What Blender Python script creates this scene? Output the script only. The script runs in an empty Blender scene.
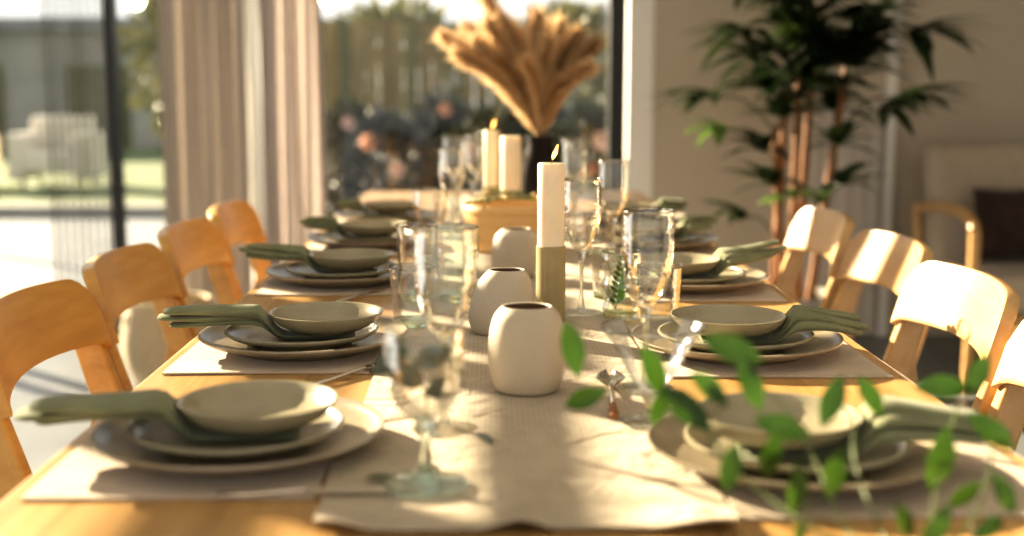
import bpy, bmesh, math, random
from mathutils import Vector, Matrix, noise
PI = math.pi
random.seed(7)
scn = bpy.context.scene
COL = scn.collection
TT = 0.75            # table top height

# ------------------------------------------------------------------ materials
def mat(name):
    m = bpy.data.materials.new(name); m.use_nodes = True
    nt = m.node_tree
    for n in list(nt.nodes): nt.nodes.remove(n)
    out = nt.nodes.new('ShaderNodeOutputMaterial')
    return m, nt, out
def N(nt, t, **kw):
    n = nt.nodes.new(t)
    for k, v in kw.items():
        if k in n.inputs: n.inputs[k].default_value = v
        else: setattr(n, k, v)
    return n
def col(c): return (c[0], c[1], c[2], 1.0)
def ramp(nt, fac, stops):
    r = nt.nodes.new('ShaderNodeValToRGB')
    els = r.color_ramp.elements
    while len(els) < len(stops): els.new(0.5)
    for e, (p, c) in zip(els, stops): e.position = p; e.color = col(c)
    nt.links.new(fac, r.inputs['Fac'])
    return r.outputs['Color']
def coords(nt, scale=(1, 1, 1), rot=(0, 0, 0), kind='Object'):
    tc = nt.nodes.new('ShaderNodeTexCoord'); mp = nt.nodes.new('ShaderNodeMapping')
    mp.inputs['Scale'].default_value = scale; mp.inputs['Rotation'].default_value = rot
    nt.links.new(tc.outputs[kind], mp.inputs['Vector'])
    return mp.outputs['Vector']
def bump(nt, h, strength=0.2, dist=0.002):
    b = N(nt, 'ShaderNodeBump', Strength=strength, Distance=dist)
    nt.links.new(h, b.inputs['Height']); return b.outputs['Normal']

def noisy(name, c1, c2, scale=8, rough=0.5, bstr=0.1, bdist=0.002, detail=4, stretch=(1, 1, 1), spec=0.5, sheen=0.0, trans=0.0, coat=0.0):
    m, nt, out = mat(name)
    v = coords(nt, stretch)
    n = N(nt, 'ShaderNodeTexNoise', Scale=scale, Detail=detail)
    nt.links.new(v, n.inputs['Vector'])
    c = ramp(nt, n.outputs['Fac'], [(0.3, c1), (0.7, c2)])
    b = N(nt, 'ShaderNodeBsdfPrincipled', Roughness=rough)
    b.inputs['Specular IOR Level'].default_value = spec
    b.inputs['Sheen Weight'].default_value = sheen
    b.inputs['Coat Weight'].default_value = coat
    nt.links.new(c, b.inputs['Base Color'])
    if bstr: nt.links.new(bump(nt, n.outputs['Fac'], bstr, bdist), b.inputs['Normal'])
    sh = b.outputs['BSDF']
    if trans > 0:
        t = nt.nodes.new('ShaderNodeBsdfTranslucent'); nt.links.new(c, t.inputs['Color'])
        mx = N(nt, 'ShaderNodeMixShader', Fac=trans)
        nt.links.new(sh, mx.inputs[1]); nt.links.new(t.outputs['BSDF'], mx.inputs[2]); sh = mx.outputs['Shader']
    nt.links.new(sh, out.inputs['Surface'])
    return m

def wood(name, c1, c2, c3, stretch=(1.2, 14, 14), rough=0.38, plank=0.0, coat=0.1):
    m, nt, out = mat(name)
    v = coords(nt, stretch)
    n1 = N(nt, 'ShaderNodeTexNoise', Scale=3.0, Detail=6, Roughness=0.6, Distortion=0.6)
    nt.links.new(v, n1.inputs['Vector'])
    c = ramp(nt, n1.outputs['Fac'], [(0.25, c1), (0.5, c2), (0.75, c3)])
    h = n1.outputs['Fac']
    if plank > 0:      # long planks along Y, each of its own tone
        tc = nt.nodes.new('ShaderNodeTexCoord'); sp = nt.nodes.new('ShaderNodeSeparateXYZ')
        nt.links.new(tc.outputs['Object'], sp.inputs[0])
        mu = N(nt, 'ShaderNodeMath', operation='MULTIPLY'); mu.inputs[1].default_value = 1 / plank
        nt.links.new(sp.outputs['X'], mu.inputs[0])
        fl = N(nt, 'ShaderNodeMath', operation='FLOOR'); nt.links.new(mu.outputs[0], fl.inputs[0])
        fr = N(nt, 'ShaderNodeMath', operation='FRACT'); nt.links.new(mu.outputs[0], fr.inputs[0])
        wn = nt.nodes.new('ShaderNodeTexWhiteNoise'); wn.noise_dimensions = '1D'
        nt.links.new(fl.outputs[0], wn.inputs['W'])
        tone = ramp(nt, wn.outputs['Value'], [(0, (0.84, 0.82, 0.78)), (1, (1.08, 1.04, 1.0))])
        seam = ramp(nt, fr.outputs[0], [(0.0, (0.45, 0.4, 0.35)), (0.02, (1, 1, 1))])
        mm = N(nt, 'ShaderNodeMix', data_type='RGBA', blend_type='MULTIPLY'); mm.inputs[0].default_value = 1
        nt.links.new(c, mm.inputs[6]); nt.links.new(tone, mm.inputs[7])
        m2 = N(nt, 'ShaderNodeMix', data_type='RGBA', blend_type='MULTIPLY'); m2.inputs[0].default_value = 0.7
        nt.links.new(mm.outputs[2], m2.inputs[6]); nt.links.new(seam, m2.inputs[7])
        c = m2.outputs[2]
    b = N(nt, 'ShaderNodeBsdfPrincipled', Roughness=rough)
    b.inputs['Coat Weight'].default_value = coat; b.inputs['Coat Roughness'].default_value = 0.25
    nt.links.new(c, b.inputs['Base Color'])
    nt.links.new(bump(nt, h, 0.12, 0.001), b.inputs['Normal'])
    nt.links.new(b.outputs['BSDF'], out.inputs['Surface'])
    return m

def linen(name, c1, c2, weave=420, rough=0.9, trans=0.0, bstr=0.35, crumple=0.0):
    m, nt, out = mat(name)
    v = coords(nt)
    w1 = N(nt, 'ShaderNodeTexWave', Scale=weave / 6.28, Distortion=1.5, bands_direction='X'); w1.inputs['Detail'].default_value = 2
    w2 = N(nt, 'ShaderNodeTexWave', Scale=weave / 6.28, Distortion=1.5, bands_direction='Y'); w2.inputs['Detail'].default_value = 2
    n = N(nt, 'ShaderNodeTexNoise', Scale=22, Detail=5)
    for w in (w1, w2, n): nt.links.new(v, w.inputs['Vector'])
    a = N(nt, 'ShaderNodeMath', operation='ADD'); nt.links.new(w1.outputs['Fac'], a.inputs[0]); nt.links.new(w2.outputs['Fac'], a.inputs[1])
    a2 = N(nt, 'ShaderNodeMath', operation='MULTIPLY_ADD'); a2.inputs[1].default_value = 0.22
    nt.links.new(a.outputs[0], a2.inputs[0]); nt.links.new(n.outputs['Fac'], a2.inputs[2])
    c = ramp(nt, a2.outputs[0], [(0.45, c1), (0.95, c2)])
    b = N(nt, 'ShaderNodeBsdfPrincipled', Roughness=rough)
    b.inputs['Specular IOR Level'].default_value = 0.15; b.inputs['Sheen Weight'].default_value = 0.15
    nt.links.new(c, b.inputs['Base Color'])
    nm = bump(nt, a2.outputs[0], bstr, 0.0008)
    if crumple:
        n2 = N(nt, 'ShaderNodeTexNoise', Scale=13, Detail=3, Distortion=1.2); nt.links.new(v, n2.inputs['Vector'])
        bb = N(nt, 'ShaderNodeBump', Strength=crumple, Distance=0.012)
        nt.links.new(n2.outputs['Fac'], bb.inputs['Height']); nt.links.new(nm, bb.inputs['Normal']); nm = bb.outputs['Normal']
    nt.links.new(nm, b.inputs['Normal'])
    sh = b.outputs['BSDF']
    if trans > 0:
        t = nt.nodes.new('ShaderNodeBsdfTranslucent'); nt.links.new(c, t.inputs['Color'])
        mx = N(nt, 'ShaderNodeMixShader', Fac=trans)
        nt.links.new(sh, mx.inputs[1]); nt.links.new(t.outputs['BSDF'], mx.inputs[2]); sh = mx.outputs['Shader']
    nt.links.new(sh, out.inputs['Surface'])
    return m

def stoneware(name, c1, c2, speck=(0.12, 0.09, 0.06), rough=0.32, speck_amt=1.0):
    m, nt, out = mat(name)
    v = coords(nt)
    n = N(nt, 'ShaderNodeTexNoise', Scale=14, Detail=4); nt.links.new(v, n.inputs['Vector'])
    c = ramp(nt, n.outputs['Fac'], [(0.3, c1), (0.7, c2)])
    vo = N(nt, 'ShaderNodeTexVoronoi', Scale=150); nt.links.new(v, vo.inputs['Vector'])
    s = ramp(nt, vo.outputs['Distance'], [(0.10, (speck_amt,) * 3), (0.2, (0, 0, 0))])
    mm = N(nt, 'ShaderNodeMix', data_type='RGBA', blend_type='MIX'); mm.inputs[7].default_value = col(speck)
    nt.links.new(s, mm.inputs[0]); nt.links.new(c, mm.inputs[6])
    b = N(nt, 'ShaderNodeBsdfPrincipled', Roughness=rough)
    nt.links.new(mm.outputs[2], b.inputs['Base Color'])
    nt.links.new(bump(nt, n.outputs['Fac'], 0.05, 0.002), b.inputs['Normal'])
    nt.links.new(b.outputs['BSDF'], out.inputs['Surface'])
    return m

def glass(name, ripple=0.0, **kw):
    return _glass(name, ripple, **kw)
def _glass(name, ripple, tint=(0.99, 0.993, 0.988), edge=(0.93, 0.95, 0.92), blend=0.3, gloss=1.0, rough=0.10, gmax=0.8, f0=1.0):
    m, nt, out = mat(name)
    lw = N(nt, 'ShaderNodeLayerWeight', Blend=blend)
    tcol = ramp(nt, lw.outputs['Facing'], [(0.0, tint), (0.55, tint), (0.97, edge)])
    tr = nt.nodes.new('ShaderNodeBsdfTransparent'); nt.links.new(tcol, tr.inputs['Color'])
    gl = N(nt, 'ShaderNodeBsdfGlossy', Roughness=rough); gl.inputs['Color'].default_value = (gloss, gloss, gloss, 1)
    if ripple:
        v = coords(nt); rn = N(nt, 'ShaderNodeTexNoise', Scale=95, Detail=1.5, Distortion=0.3); nt.links.new(v, rn.inputs['Vector'])
        nt.links.new(bump(nt, rn.outputs['Fac'], ripple, 0.004), gl.inputs['Normal'])
    fr = ramp(nt, lw.outputs['Fresnel'], [(0.0, (0.06 * f0,) * 3), (0.4, (0.18 * f0,) * 3), (1.0, (gmax,) * 3)])
    mx = nt.nodes.new('ShaderNodeMixShader')
    nt.links.new(fr, mx.inputs[0]); nt.links.new(tr.outputs['BSDF'], mx.inputs[1]); nt.links.new(gl.outputs['BSDF'], mx.inputs[2])
    nt.links.new(mx.outputs['Shader'], out.inputs['Surface'])
    return m

def solid_glass(name, c, clear=0.3, rough=0.05):
    m, nt, out = mat(name)
    n = N(nt, 'ShaderNodeTexNoise', Scale=20.0); cc = ramp(nt, n.outputs['Fac'], [(0.3, c), (0.7, tuple(min(1, x * 1.02) for x in c))])
    g = N(nt, 'ShaderNodeBsdfGlass', Roughness=rough, IOR=1.45); nt.links.new(cc, g.inputs['Color'])
    tr = nt.nodes.new('ShaderNodeBsdfTransparent'); nt.links.new(cc, tr.inputs['Color'])
    mx = N(nt, 'ShaderNodeMixShader', Fac=clear)
    nt.links.new(g.outputs['BSDF'], mx.inputs[1]); nt.links.new(tr.outputs['BSDF'], mx.inputs[2])
    nt.links.new(mx.outputs['Shader'], out.inputs['Surface'])
    return m

def emit(name, c, s):
    m, nt, out = mat(name)
    n = N(nt, 'ShaderNodeTexNoise', Scale=3.0)
    cc = ramp(nt, n.outputs['Fac'], [(0.0, c), (1.0, tuple(min(1, x * 1.05) for x in c))])
    e = N(nt, 'ShaderNodeEmission', Strength=s); nt.links.new(cc, e.inputs['Color'])
    nt.links.new(e.outputs['Emission'], out.inputs['Surface'])
    return m

def wax(name):
    m, nt, out = mat(name)
    v = coords(nt); n = N(nt, 'ShaderNodeTexNoise', Scale=30, Detail=3); nt.links.new(v, n.inputs['Vector'])
    c = ramp(nt, n.outputs['Fac'], [(0.3, (0.76, 0.655, 0.47)), (0.7, (0.82, 0.715, 0.53))])
    b = N(nt, 'ShaderNodeBsdfPrincipled', Roughness=0.5)
    b.inputs['Subsurface Weight'].default_value = 0.45
    b.inputs['Subsurface Radius'].default_value = (0.02, 0.012, 0.006)
    b.inputs['Subsurface Scale'].default_value = 1.0
    nt.links.new(c, b.inputs['Base Color'])
    nt.links.new(b.outputs['BSDF'], out.inputs['Surface'])
    return m

def leafmat(name, c1, c2, scale=30, rough=0.4, trans=0.35):
    return noisy(name, c1, c2, scale=scale, rough=rough, bstr=0.05, trans=trans)

M = {}
M['table'] = wood('oak_table', (0.36, 0.205, 0.07), (0.49, 0.295, 0.11), (0.58, 0.38, 0.165), stretch=(14, 1.0, 14), plank=0.128, rough=0.36)
M['chair'] = wood('honey_beech', (0.45, 0.225, 0.05), (0.56, 0.30, 0.075), (0.64, 0.375, 0.11), stretch=(9, 1.3, 9), rough=0.36, coat=0.15)
M['chair_sunlit_pale'] = wood('sunlit_pale_beech', (0.45, 0.255, 0.09), (0.53, 0.32, 0.125), (0.59, 0.38, 0.17), stretch=(9, 1.3, 9), rough=0.33, coat=0.2)  # right chairs: sunlight put into a paler wood; armchair wood is pale itself
M['box'] = wood('bentwood', (0.54, 0.31, 0.11), (0.64, 0.40, 0.16), (0.70, 0.47, 0.21), stretch=(3, 3, 16), rough=0.45)
M['mat'] = linen('mat_linen', (0.42, 0.335, 0.24), (0.53, 0.43, 0.325))
M['runner'] = linen('runner_linen', (0.37, 0.30, 0.205), (0.47, 0.39, 0.28), weave=360, crumple=1.0)
M['napkin'] = linen('sage_cloth', (0.14, 0.15, 0.08), (0.22, 0.23, 0.13), weave=700, bstr=0.2)
M['plate'] = stoneware('sage_stoneware', (0.27, 0.24, 0.155), (0.33, 0.295, 0.20), rough=0.27, speck_amt=0.35)
M['plate_dark'] = stoneware('taupe_stoneware', (0.26, 0.215, 0.145), (0.32, 0.265, 0.185), rough=0.3, speck_amt=0.3)
M['vase'] = stoneware('cream_ceramic', (0.47, 0.40, 0.30), (0.54, 0.46, 0.355), rough=0.55, speck_amt=0.12)
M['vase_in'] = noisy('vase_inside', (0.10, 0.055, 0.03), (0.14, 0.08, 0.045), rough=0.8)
M['brass'] = noisy('olive_brass', (0.30, 0.24, 0.12), (0.36, 0.29, 0.155), scale=40, rough=0.42, bstr=0.03)
M['wax'] = wax('candle_wax')
M['wick'] = noisy('wick_char', (0.02, 0.015, 0.01), (0.05, 0.03, 0.02), rough=0.9)
M['flame'] = emit('candle_flame', (1.0, 0.42, 0.09), 5.0)
M['glass'] = glass('clear_glass', ripple=0.35, tint=(0.965, 0.97, 0.955), edge=(0.80, 0.82, 0.77), blend=0.35, rough=0.05, gmax=0.7)
M['glass_lip'] = glass('glass_lip', ripple=0.2, tint=(0.93, 0.93, 0.9), edge=(0.72, 0.72, 0.66), blend=0.6, rough=0.08, gmax=0.9)
M['glass_green'] = glass('green_glass', ripple=0.45, tint=(0.91, 0.965, 0.93), edge=(0.5, 0.68, 0.57), blend=0.35, rough=0.05, gmax=0.7)
M['glass_base'] = solid_glass('thick_glass_base', (0.86, 0.93, 0.84))
M['glass_stem'] = solid_glass('stem_glass', (0.96, 0.97, 0.95))
M['glass_foot'] = solid_glass('green_foot_glass', (0.93, 0.975, 0.95))
M['pane'] = glass('window_pane', tint=(0.97, 0.98, 0.975), edge=(0.9, 0.93, 0.92), blend=0.2, gmax=0.25, f0=0.25, rough=0.0)
def metal(name, c, rough):
    m = noisy(name, tuple(x * 0.9 for x in c), c, scale=60, rough=rough, bstr=0.02)
    m.node_tree.nodes['Principled BSDF'].inputs['Metallic'].default_value = 1.0
    return m
M['steel'] = metal('cutlery_steel', (0.72, 0.66, 0.58), 0.18)
M['black_metal'] = noisy('black_frame', (0.012, 0.014, 0.014), (0.02, 0.022, 0.022), rough=0.45)
M['black_vase'] = noisy('black_ceramic', (0.015, 0.012, 0.01), (0.03, 0.024, 0.02), rough=0.8, spec=0.2)
M['wall'] = noisy('warm_plaster', (0.50, 0.445, 0.36), (0.53, 0.475, 0.39), scale=3, rough=0.9, bstr=0.05)
M['white'] = noisy('white_paint', (0.80, 0.78, 0.74), (0.84, 0.82, 0.78), scale=4, rough=0.6, bstr=0.02)
M['door'] = noisy('pale_door_paint', (0.55, 0.51, 0.45), (0.59, 0.55, 0.49), scale=3, rough=0.6, bstr=0.02)
M['floor'] = noisy('grey_floor', (0.17, 0.18, 0.185), (0.22, 0.23, 0.235), scale=5, rough=0.35, bstr=0.03)
M['ceiling'] = noisy('ceiling_paint', (0.7, 0.68, 0.64), (0.74, 0.72, 0.68), scale=3, rough=0.9)
M['curtain'] = noisy('taupe_curtain', (0.56, 0.505, 0.455), (0.62, 0.565, 0.51), scale=60, rough=0.9, bstr=0.1, trans=0.4)
M['sheer'] = noisy('blush_curtain', (0.66, 0.60, 0.565), (0.72, 0.66, 0.62), scale=60, rough=0.9, bstr=0.1, trans=0.55)
M['voile'] = noisy('white_voile', (0.92, 0.915, 0.90), (0.95, 0.945, 0.93), scale=60, rough=0.9, bstr=0.1, trans=0.7)
M['pampas'] = noisy('dry_pampas', (0.64, 0.48, 0.29), (0.80, 0.62, 0.40), scale=40, rough=0.9, bstr=0.0, trans=0.4)
M['pampas_tan'] = noisy('dry_tan', (0.48, 0.33, 0.18), (0.62, 0.45, 0.27), scale=40, rough=0.9, bstr=0.0, trans=0.35)
M['leaf'] = leafmat('fresh_leaf', (0.024, 0.06, 0.005), (0.05, 0.11, 0.011), trans=0.4)
M['stem'] = noisy('green_stem', (0.08, 0.13, 0.03), (0.14, 0.18, 0.05), rough=0.6)
M['olive_leaf'] = leafmat('olive_leaf', (0.10, 0.13, 0.05), (0.22, 0.24, 0.10))
M['berry'] = noisy('gold_berry', (0.5, 0.42, 0.16), (0.62, 0.5, 0.2), rough=0.2)
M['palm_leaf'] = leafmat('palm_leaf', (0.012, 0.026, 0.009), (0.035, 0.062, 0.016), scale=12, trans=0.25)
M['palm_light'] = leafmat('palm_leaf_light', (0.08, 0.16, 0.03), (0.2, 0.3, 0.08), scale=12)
M['cane'] = noisy('orange_cane', (0.22, 0.085, 0.025), (0.34, 0.14, 0.04), scale=30, rough=0.55, stretch=(1, 1, 6))
M['soil'] = noisy('soil', (0.03, 0.02, 0.012), (0.07, 0.05, 0.03), scale=60, rough=1, bstr=0.5)
M['pot'] = noisy('grey_pot', (0.30, 0.28, 0.25), (0.36, 0.34, 0.3), scale=20, rough=0.7)
M['basket'] = noisy('woven_basket', (0.42, 0.33, 0.2), (0.6, 0.5, 0.34), scale=40, rough=0.8, bstr=0.4, bdist=0.004, stretch=(1, 1, 3))
M['uphol'] = linen('beige_upholstery', (0.42, 0.36, 0.28), (0.5, 0.43, 0.345), weave=300)
M['brown'] = linen('dark_brown_cushion', (0.035, 0.022, 0.016), (0.06, 0.04, 0.03), weave=300)
M['deck'] = noisy('pale_terrace', (0.17, 0.185, 0.20), (0.22, 0.235, 0.25), scale=2, rough=0.8)
M['lawn'] = noisy('lawn_green', (0.07, 0.10, 0.03), (0.13, 0.165, 0.055), scale=6, rough=0.95, bstr=0.4, bdist=0.02)
M['slat'] = noisy('weathered_slat', (0.11, 0.085, 0.035), (0.22, 0.17, 0.07), scale=2.5, rough=0.8, stretch=(3, 3, 0.4))
M['slat2'] = noisy('mossy_slat', (0.06, 0.062, 0.022), (0.13, 0.125, 0.05), scale=2.5, rough=0.8, stretch=(3, 3, 0.4))
M['stone'] = noisy('grey_render', (0.22, 0.215, 0.19), (0.33, 0.315, 0.275), scale=1.2, rough=0.9)
M['house'] = noisy('white_render', (0.66, 0.69, 0.74), (0.74, 0.77, 0.82), scale=1.2, rough=0.9)
M['roof'] = noisy('slate_roof', (0.16, 0.16, 0.17), (0.24, 0.24, 0.25), scale=4, rough=0.8)
M['cream'] = linen('cream_outdoor', (0.62, 0.56, 0.46), (0.72, 0.66, 0.55), weave=200)
M['shrub'] = leafmat('shrub_green', (0.03, 0.038, 0.02), (0.07, 0.075, 0.04), scale=10, trans=0.08)
M['shrub_blue'] = leafmat('shrub_blue', (0.04, 0.05, 0.052), (0.09, 0.10, 0.10), scale=10, trans=0.08)
M['bloom'] = noisy('terracotta_bloom', (0.6, 0.28, 0.16), (0.75, 0.45, 0.32), scale=10, rough=0.7, trans=0.3)
M['bloom_pink'] = noisy('pink_bloom', (0.68, 0.46, 0.42), (0.78, 0.6, 0.55), scale=10, rough=0.7, trans=0.3)
M['tree'] = leafmat('tree_leaf', (0.09, 0.10, 0.035), (0.2, 0.19, 0.07), scale=3, trans=0.15)
M['bark'] = noisy('tree_bark', (0.12, 0.09, 0.06), (0.2, 0.15, 0.1), scale=12, rough=0.9, bstr=0.4)
M['rod'] = noisy('grey_rod', (0.06, 0.065, 0.06), (0.10, 0.105, 0.10), rough=0.5)
M['bulb'] = emit('bulb_glow', (1.0, 0.86, 0.6), 14.0)
M['cord'] = noisy('black_cord', (0.02, 0.02, 0.02), (0.04, 0.04, 0.04), rough=0.7)

# ------------------------------------------------------------------ mesh helpers
def bx(bm, lo, hi):
    x0, y0, z0 = lo; x1, y1, z1 = hi
    v = [bm.verts.new(p) for p in ((x0,y0,z0),(x1,y0,z0),(x1,y1,z0),(x0,y1,z0),(x0,y0,z1),(x1,y0,z1),(x1,y1,z1),(x0,y1,z1))]
    for f in ((3,2,1,0),(4,5,6,7),(0,1,5,4),(1,2,6,5),(2,3,7,6),(3,0,4,7)): bm.faces.new([v[i] for i in f])
def ringloft(bm, rings, cap=True, closed=True):
    rv = [[bm.verts.new(p) for p in r] for r in rings]
    n = len(rv[0])
    for a, b in zip(rv, rv[1:]):
        for i in range(n if closed else n - 1):
            j = (i + 1) % n
            bm.faces.new((a[i], a[j], b[j], b[i]))
    if cap and closed:
        bm.faces.new(list(reversed(rv[0]))); bm.faces.new(rv[-1])
def lathe(bm, prof, n=40, c=(0, 0, 0), shift=None, rmod=None):
    """prof: list of (r, z); r == 0 gives a pole"""
    rings = []
    for k, (r, z) in enumerate(prof):
        ox, oy = shift(z) if shift else (0, 0)
        if r <= 1e-6: rings.append([bm.verts.new((c[0] + ox, c[1] + oy, c[2] + z))])
        else:
            rr = []
            for i in range(n):
                a = 2 * PI * i / n
                q = r * (rmod(a, z) if rmod else 1)
                rr.append(bm.verts.new((c[0] + ox + q * math.cos(a), c[1] + oy + q * math.sin(a), c[2] + z)))
            rings.append(rr)
    for a, b in zip(rings, rings[1:]):
        if len(a) == 1 and len(b) == 1: continue
        for i in range(n):
            j = (i + 1) % n
            if len(a) == 1: bm.faces.new((a[0], b[j], b[i]))
            elif len(b) == 1: bm.faces.new((a[i], a[j], b[0]))
            else: bm.faces.new((a[i], a[j], b[j], b[i]))
def tube(bm, pts, rad, n=8):
    pts = [Vector(p) for p in pts]
    rings = []
    for i, p in enumerate(pts):
        d = (pts[min(i + 1, len(pts) - 1)] - pts[max(i - 1, 0)]).normalized()
        up = Vector((0, 0, 1)) if abs(d.z) < 0.9 else Vector((0, 1, 0))
        a = d.cross(up).normalized(); b = a.cross(d).normalized()
        r = rad[i] if isinstance(rad, (list, tuple)) else rad
        rings.append([p + (a * math.cos(2*PI*k/n) + b * math.sin(2*PI*k/n)) * r for k in range(n)])
    ringloft(bm, rings)
def smooth_path(pts, k=6):
    pts = [Vector(p) for p in pts]; out = []
    P = [pts[0]] + pts + [pts[-1]]
    for i in range(len(pts) - 1):
        p0, p1, p2, p3 = P[i], P[i+1], P[i+2], P[i+3]
        for s in range(k):
            t = s / k
            out.append(0.5 * ((2*p1) + (p2-p0)*t + (2*p0-5*p1+4*p2-p3)*t*t + (3*p1-p0-3*p2+p3)*t**3))
    out.append(pts[-1]); return out
def leafblade(bm, base, d, nrm, L, W, bend=0.2, seg=6, tipw=0.0, peak=0.45):
    base = Vector(base); d = Vector(d).normalized(); nrm = Vector(nrm)
    side = d.cross(nrm)
    if side.length < 1e-4: side = d.cross(Vector((0.3, 0.5, 0.8)))
    side.normalize(); nn = side.cross(d).normalized()
    L0 = None; prev = None
    for i in range(seg + 1):
        t = i / seg
        w = W * 0.5 * (math.sin(PI * t ** (math.log(0.5) / math.log(peak))) ** 0.8 if 0 < t < 1 else 0.03)
        c = base + d * (L * t) - nn * (bend * L * t * t)
        row = [bm.verts.new(c - side * w + nn * w * 0.25), bm.verts.new(c), bm.verts.new(c + side * w + nn * w * 0.25)]
        if prev:
            bm.faces.new((prev[0], prev[1], row[1], row[0])); bm.faces.new((prev[1], prev[2], row[2], row[1]))
        prev = row
def obj(name, bm, m, parent=None, loc=None, smooth=True, angle=40, bevel=0, bseg=2, solid=0, sub=0, recalc=True):
    if recalc: bmesh.ops.recalc_face_normals(bm, faces=bm.faces[:])
    me = bpy.data.meshes.new(name); bm.to_mesh(me); bm.free()
    if smooth:
        me.polygons.foreach_set('use_smooth', [True] * len(me.polygons))
        try: me.set_sharp_from_angle(angle=math.radians(angle))
        except Exception: pass
    me.materials.append(m)
    o = bpy.data.objects.new(name, me); COL.objects.link(o)
    if loc is not None: o.location = loc
    if solid:
        s = o.modifiers.new('s', 'SOLIDIFY'); s.thickness = solid; s.offset = 0
    if bevel:
        b = o.modifiers.new('b', 'BEVEL'); b.width = bevel; b.segments = bseg; b.limit_method = 'ANGLE'; b.angle_limit = math.radians(40)
    if sub:
        s = o.modifiers.new('u', 'SUBSURF'); s.levels = sub; s.render_levels = sub
    if parent: o.parent = parent
    return o
def tag(o, label, cat, group=None, kind=None):
    o['label'] = label; o['category'] = cat
    if group: o['group'] = group
    if kind: o['kind'] = kind
    return o
def thing(name, label, cat, loc=(0, 0, 0), rz=0, group=None):
    o = bpy.data.objects.new(name, None); COL.objects.link(o); o.empty_display_size = 0.05
    o.location = loc; o.rotation_euler = (0, 0, rz)
    return tag(o, label, cat, group)
def struct(name, bm, m, **kw):
    o = obj(name, bm, m, smooth=kw.pop('smooth', False), **kw); o['kind'] = 'structure'; return o
def dup(src, label, loc, rz=0, scale=None):
    r = src.copy(); COL.objects.link(r); r.location = loc; r.rotation_euler = (0, 0, rz); r['label'] = label
    if scale: r.scale = (scale,) * 3
    for ch in list(src.children):
        c = ch.copy(); COL.objects.link(c); c.parent = r
        for g in list(ch.children):
            d = g.copy(); COL.objects.link(d); d.parent = c
    return r
def B(): return bmesh.new()
def place(proto_state, build, label, loc, rz=0, scale=None):
    """first call builds the thing, later calls copy it"""
    if proto_state.get('o') is None:
        o = build(); proto_state['o'] = o; o.location = loc; o.rotation_euler = (0, 0, rz); o['label'] = label
        if scale: o.scale = (scale,) * 3
        return o
    return dup(proto_state['o'], label, loc, rz, scale)

# ------------------------------------------------------------------ room shell
YB = 5.4             # inner face of the back wall
XL, XR, CZ = -2.62, 3.1, 2.62
b = B(); bx(b, (XL-0.2, -1.2, -0.1), (XR+0.2, YB+0.12, 0)); struct('floor', b, M['floor'])
b = B(); bx(b, (XL-0.2, -1.2, CZ), (XR+0.2, YB+0.2, CZ+0.1)); struct('ceiling', b, M['ceiling'])
b = B(); bx(b, (0.70, YB, 0), (XR, YB+0.2, CZ)); bx(b, (XL, YB, 2.5), (0.70, YB+0.2, CZ)); struct('wall_back', b, M['wall'])
b = B(); bx(b, (XR, -1.2, 0), (XR+0.15, YB+0.2, CZ)); struct('wall_right', b, M['wall'])
b = B(); bx(b, (XL-0.12, -1.2, 2.5), (XL, YB, CZ)); bx(b, (XL-0.12, -1.2, 0), (XL, 0.6, 2.5)); struct('wall_left', b, M['wall'])
b = B(); bx(b, (0.70, YB-0.018, 0), (1.34, YB, 0.09)); struct('baseboard_back', b, M['white'], bevel=0.004)
b = B(); bx(b, (0.60, YB-0.01, 0), (0.70, YB+0.2, 2.5)); struct('trim_1', b, M['white'], bevel=0.004)       # white jamb beside the window
b = B(); bx(b, (1.70, YB-0.03, 0), (1.745, YB, CZ)); struct('trim_2', b, M['white'], bevel=0.004)           # pale upright strip on the back wall
# pale grooved door behind the palm
d = bpy.data.objects.new('door_1', None); COL.objects.link(d); d['kind'] = 'structure'; d.location = (1.52, YB, 0)
b = B(); bx(b, (-0.17, -0.035, 0.02), (0.17, 0, 1.02))
obj('door_leaf', b, M['door'], d, smooth=False, bevel=0.004)
for k in range(5):
    b = B(); x = -0.155 + k * 0.066; bx(b, (x, -0.047, 0.05), (x + 0.046, -0.035, 0.99)); obj('door_batten', b, M['door'], d, smooth=False, bevel=0.004)

def window(n, x0, x1, posts):
    w = bpy.data.objects.new('window_%d' % n, None); COL.objects.link(w); w['kind'] = 'structure'; w.location = (0, YB + 0.06, 0)
    b = B()
    for (a, c) in posts: bx(b, (a, -0.04, 0), (c, 0.04, 2.5))
    bx(b, (x0, -0.04, 0), (x1, 0.04, 0.05)); bx(b, (x0, -0.04, 2.45), (x1, 0.04, 2.5))
    obj('window_frame', b, M['black_metal'], w, smooth=False, bevel=0.003)
    b = B(); bx(b, (x0 + 0.01, 0.005, 0.03), (x1 - 0.01, 0.011, 2.47)); obj('pane', b, M['pane'], w, smooth=False)
window(1, XL, -1.60, [(XL, XL + 0.03), (-1.640, -1.60)])
window(2, -1.60, 0.525, [(0.512, 0.525)])
window(3, 0.525, 0.60, [(0.525, 0.585)])
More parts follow.
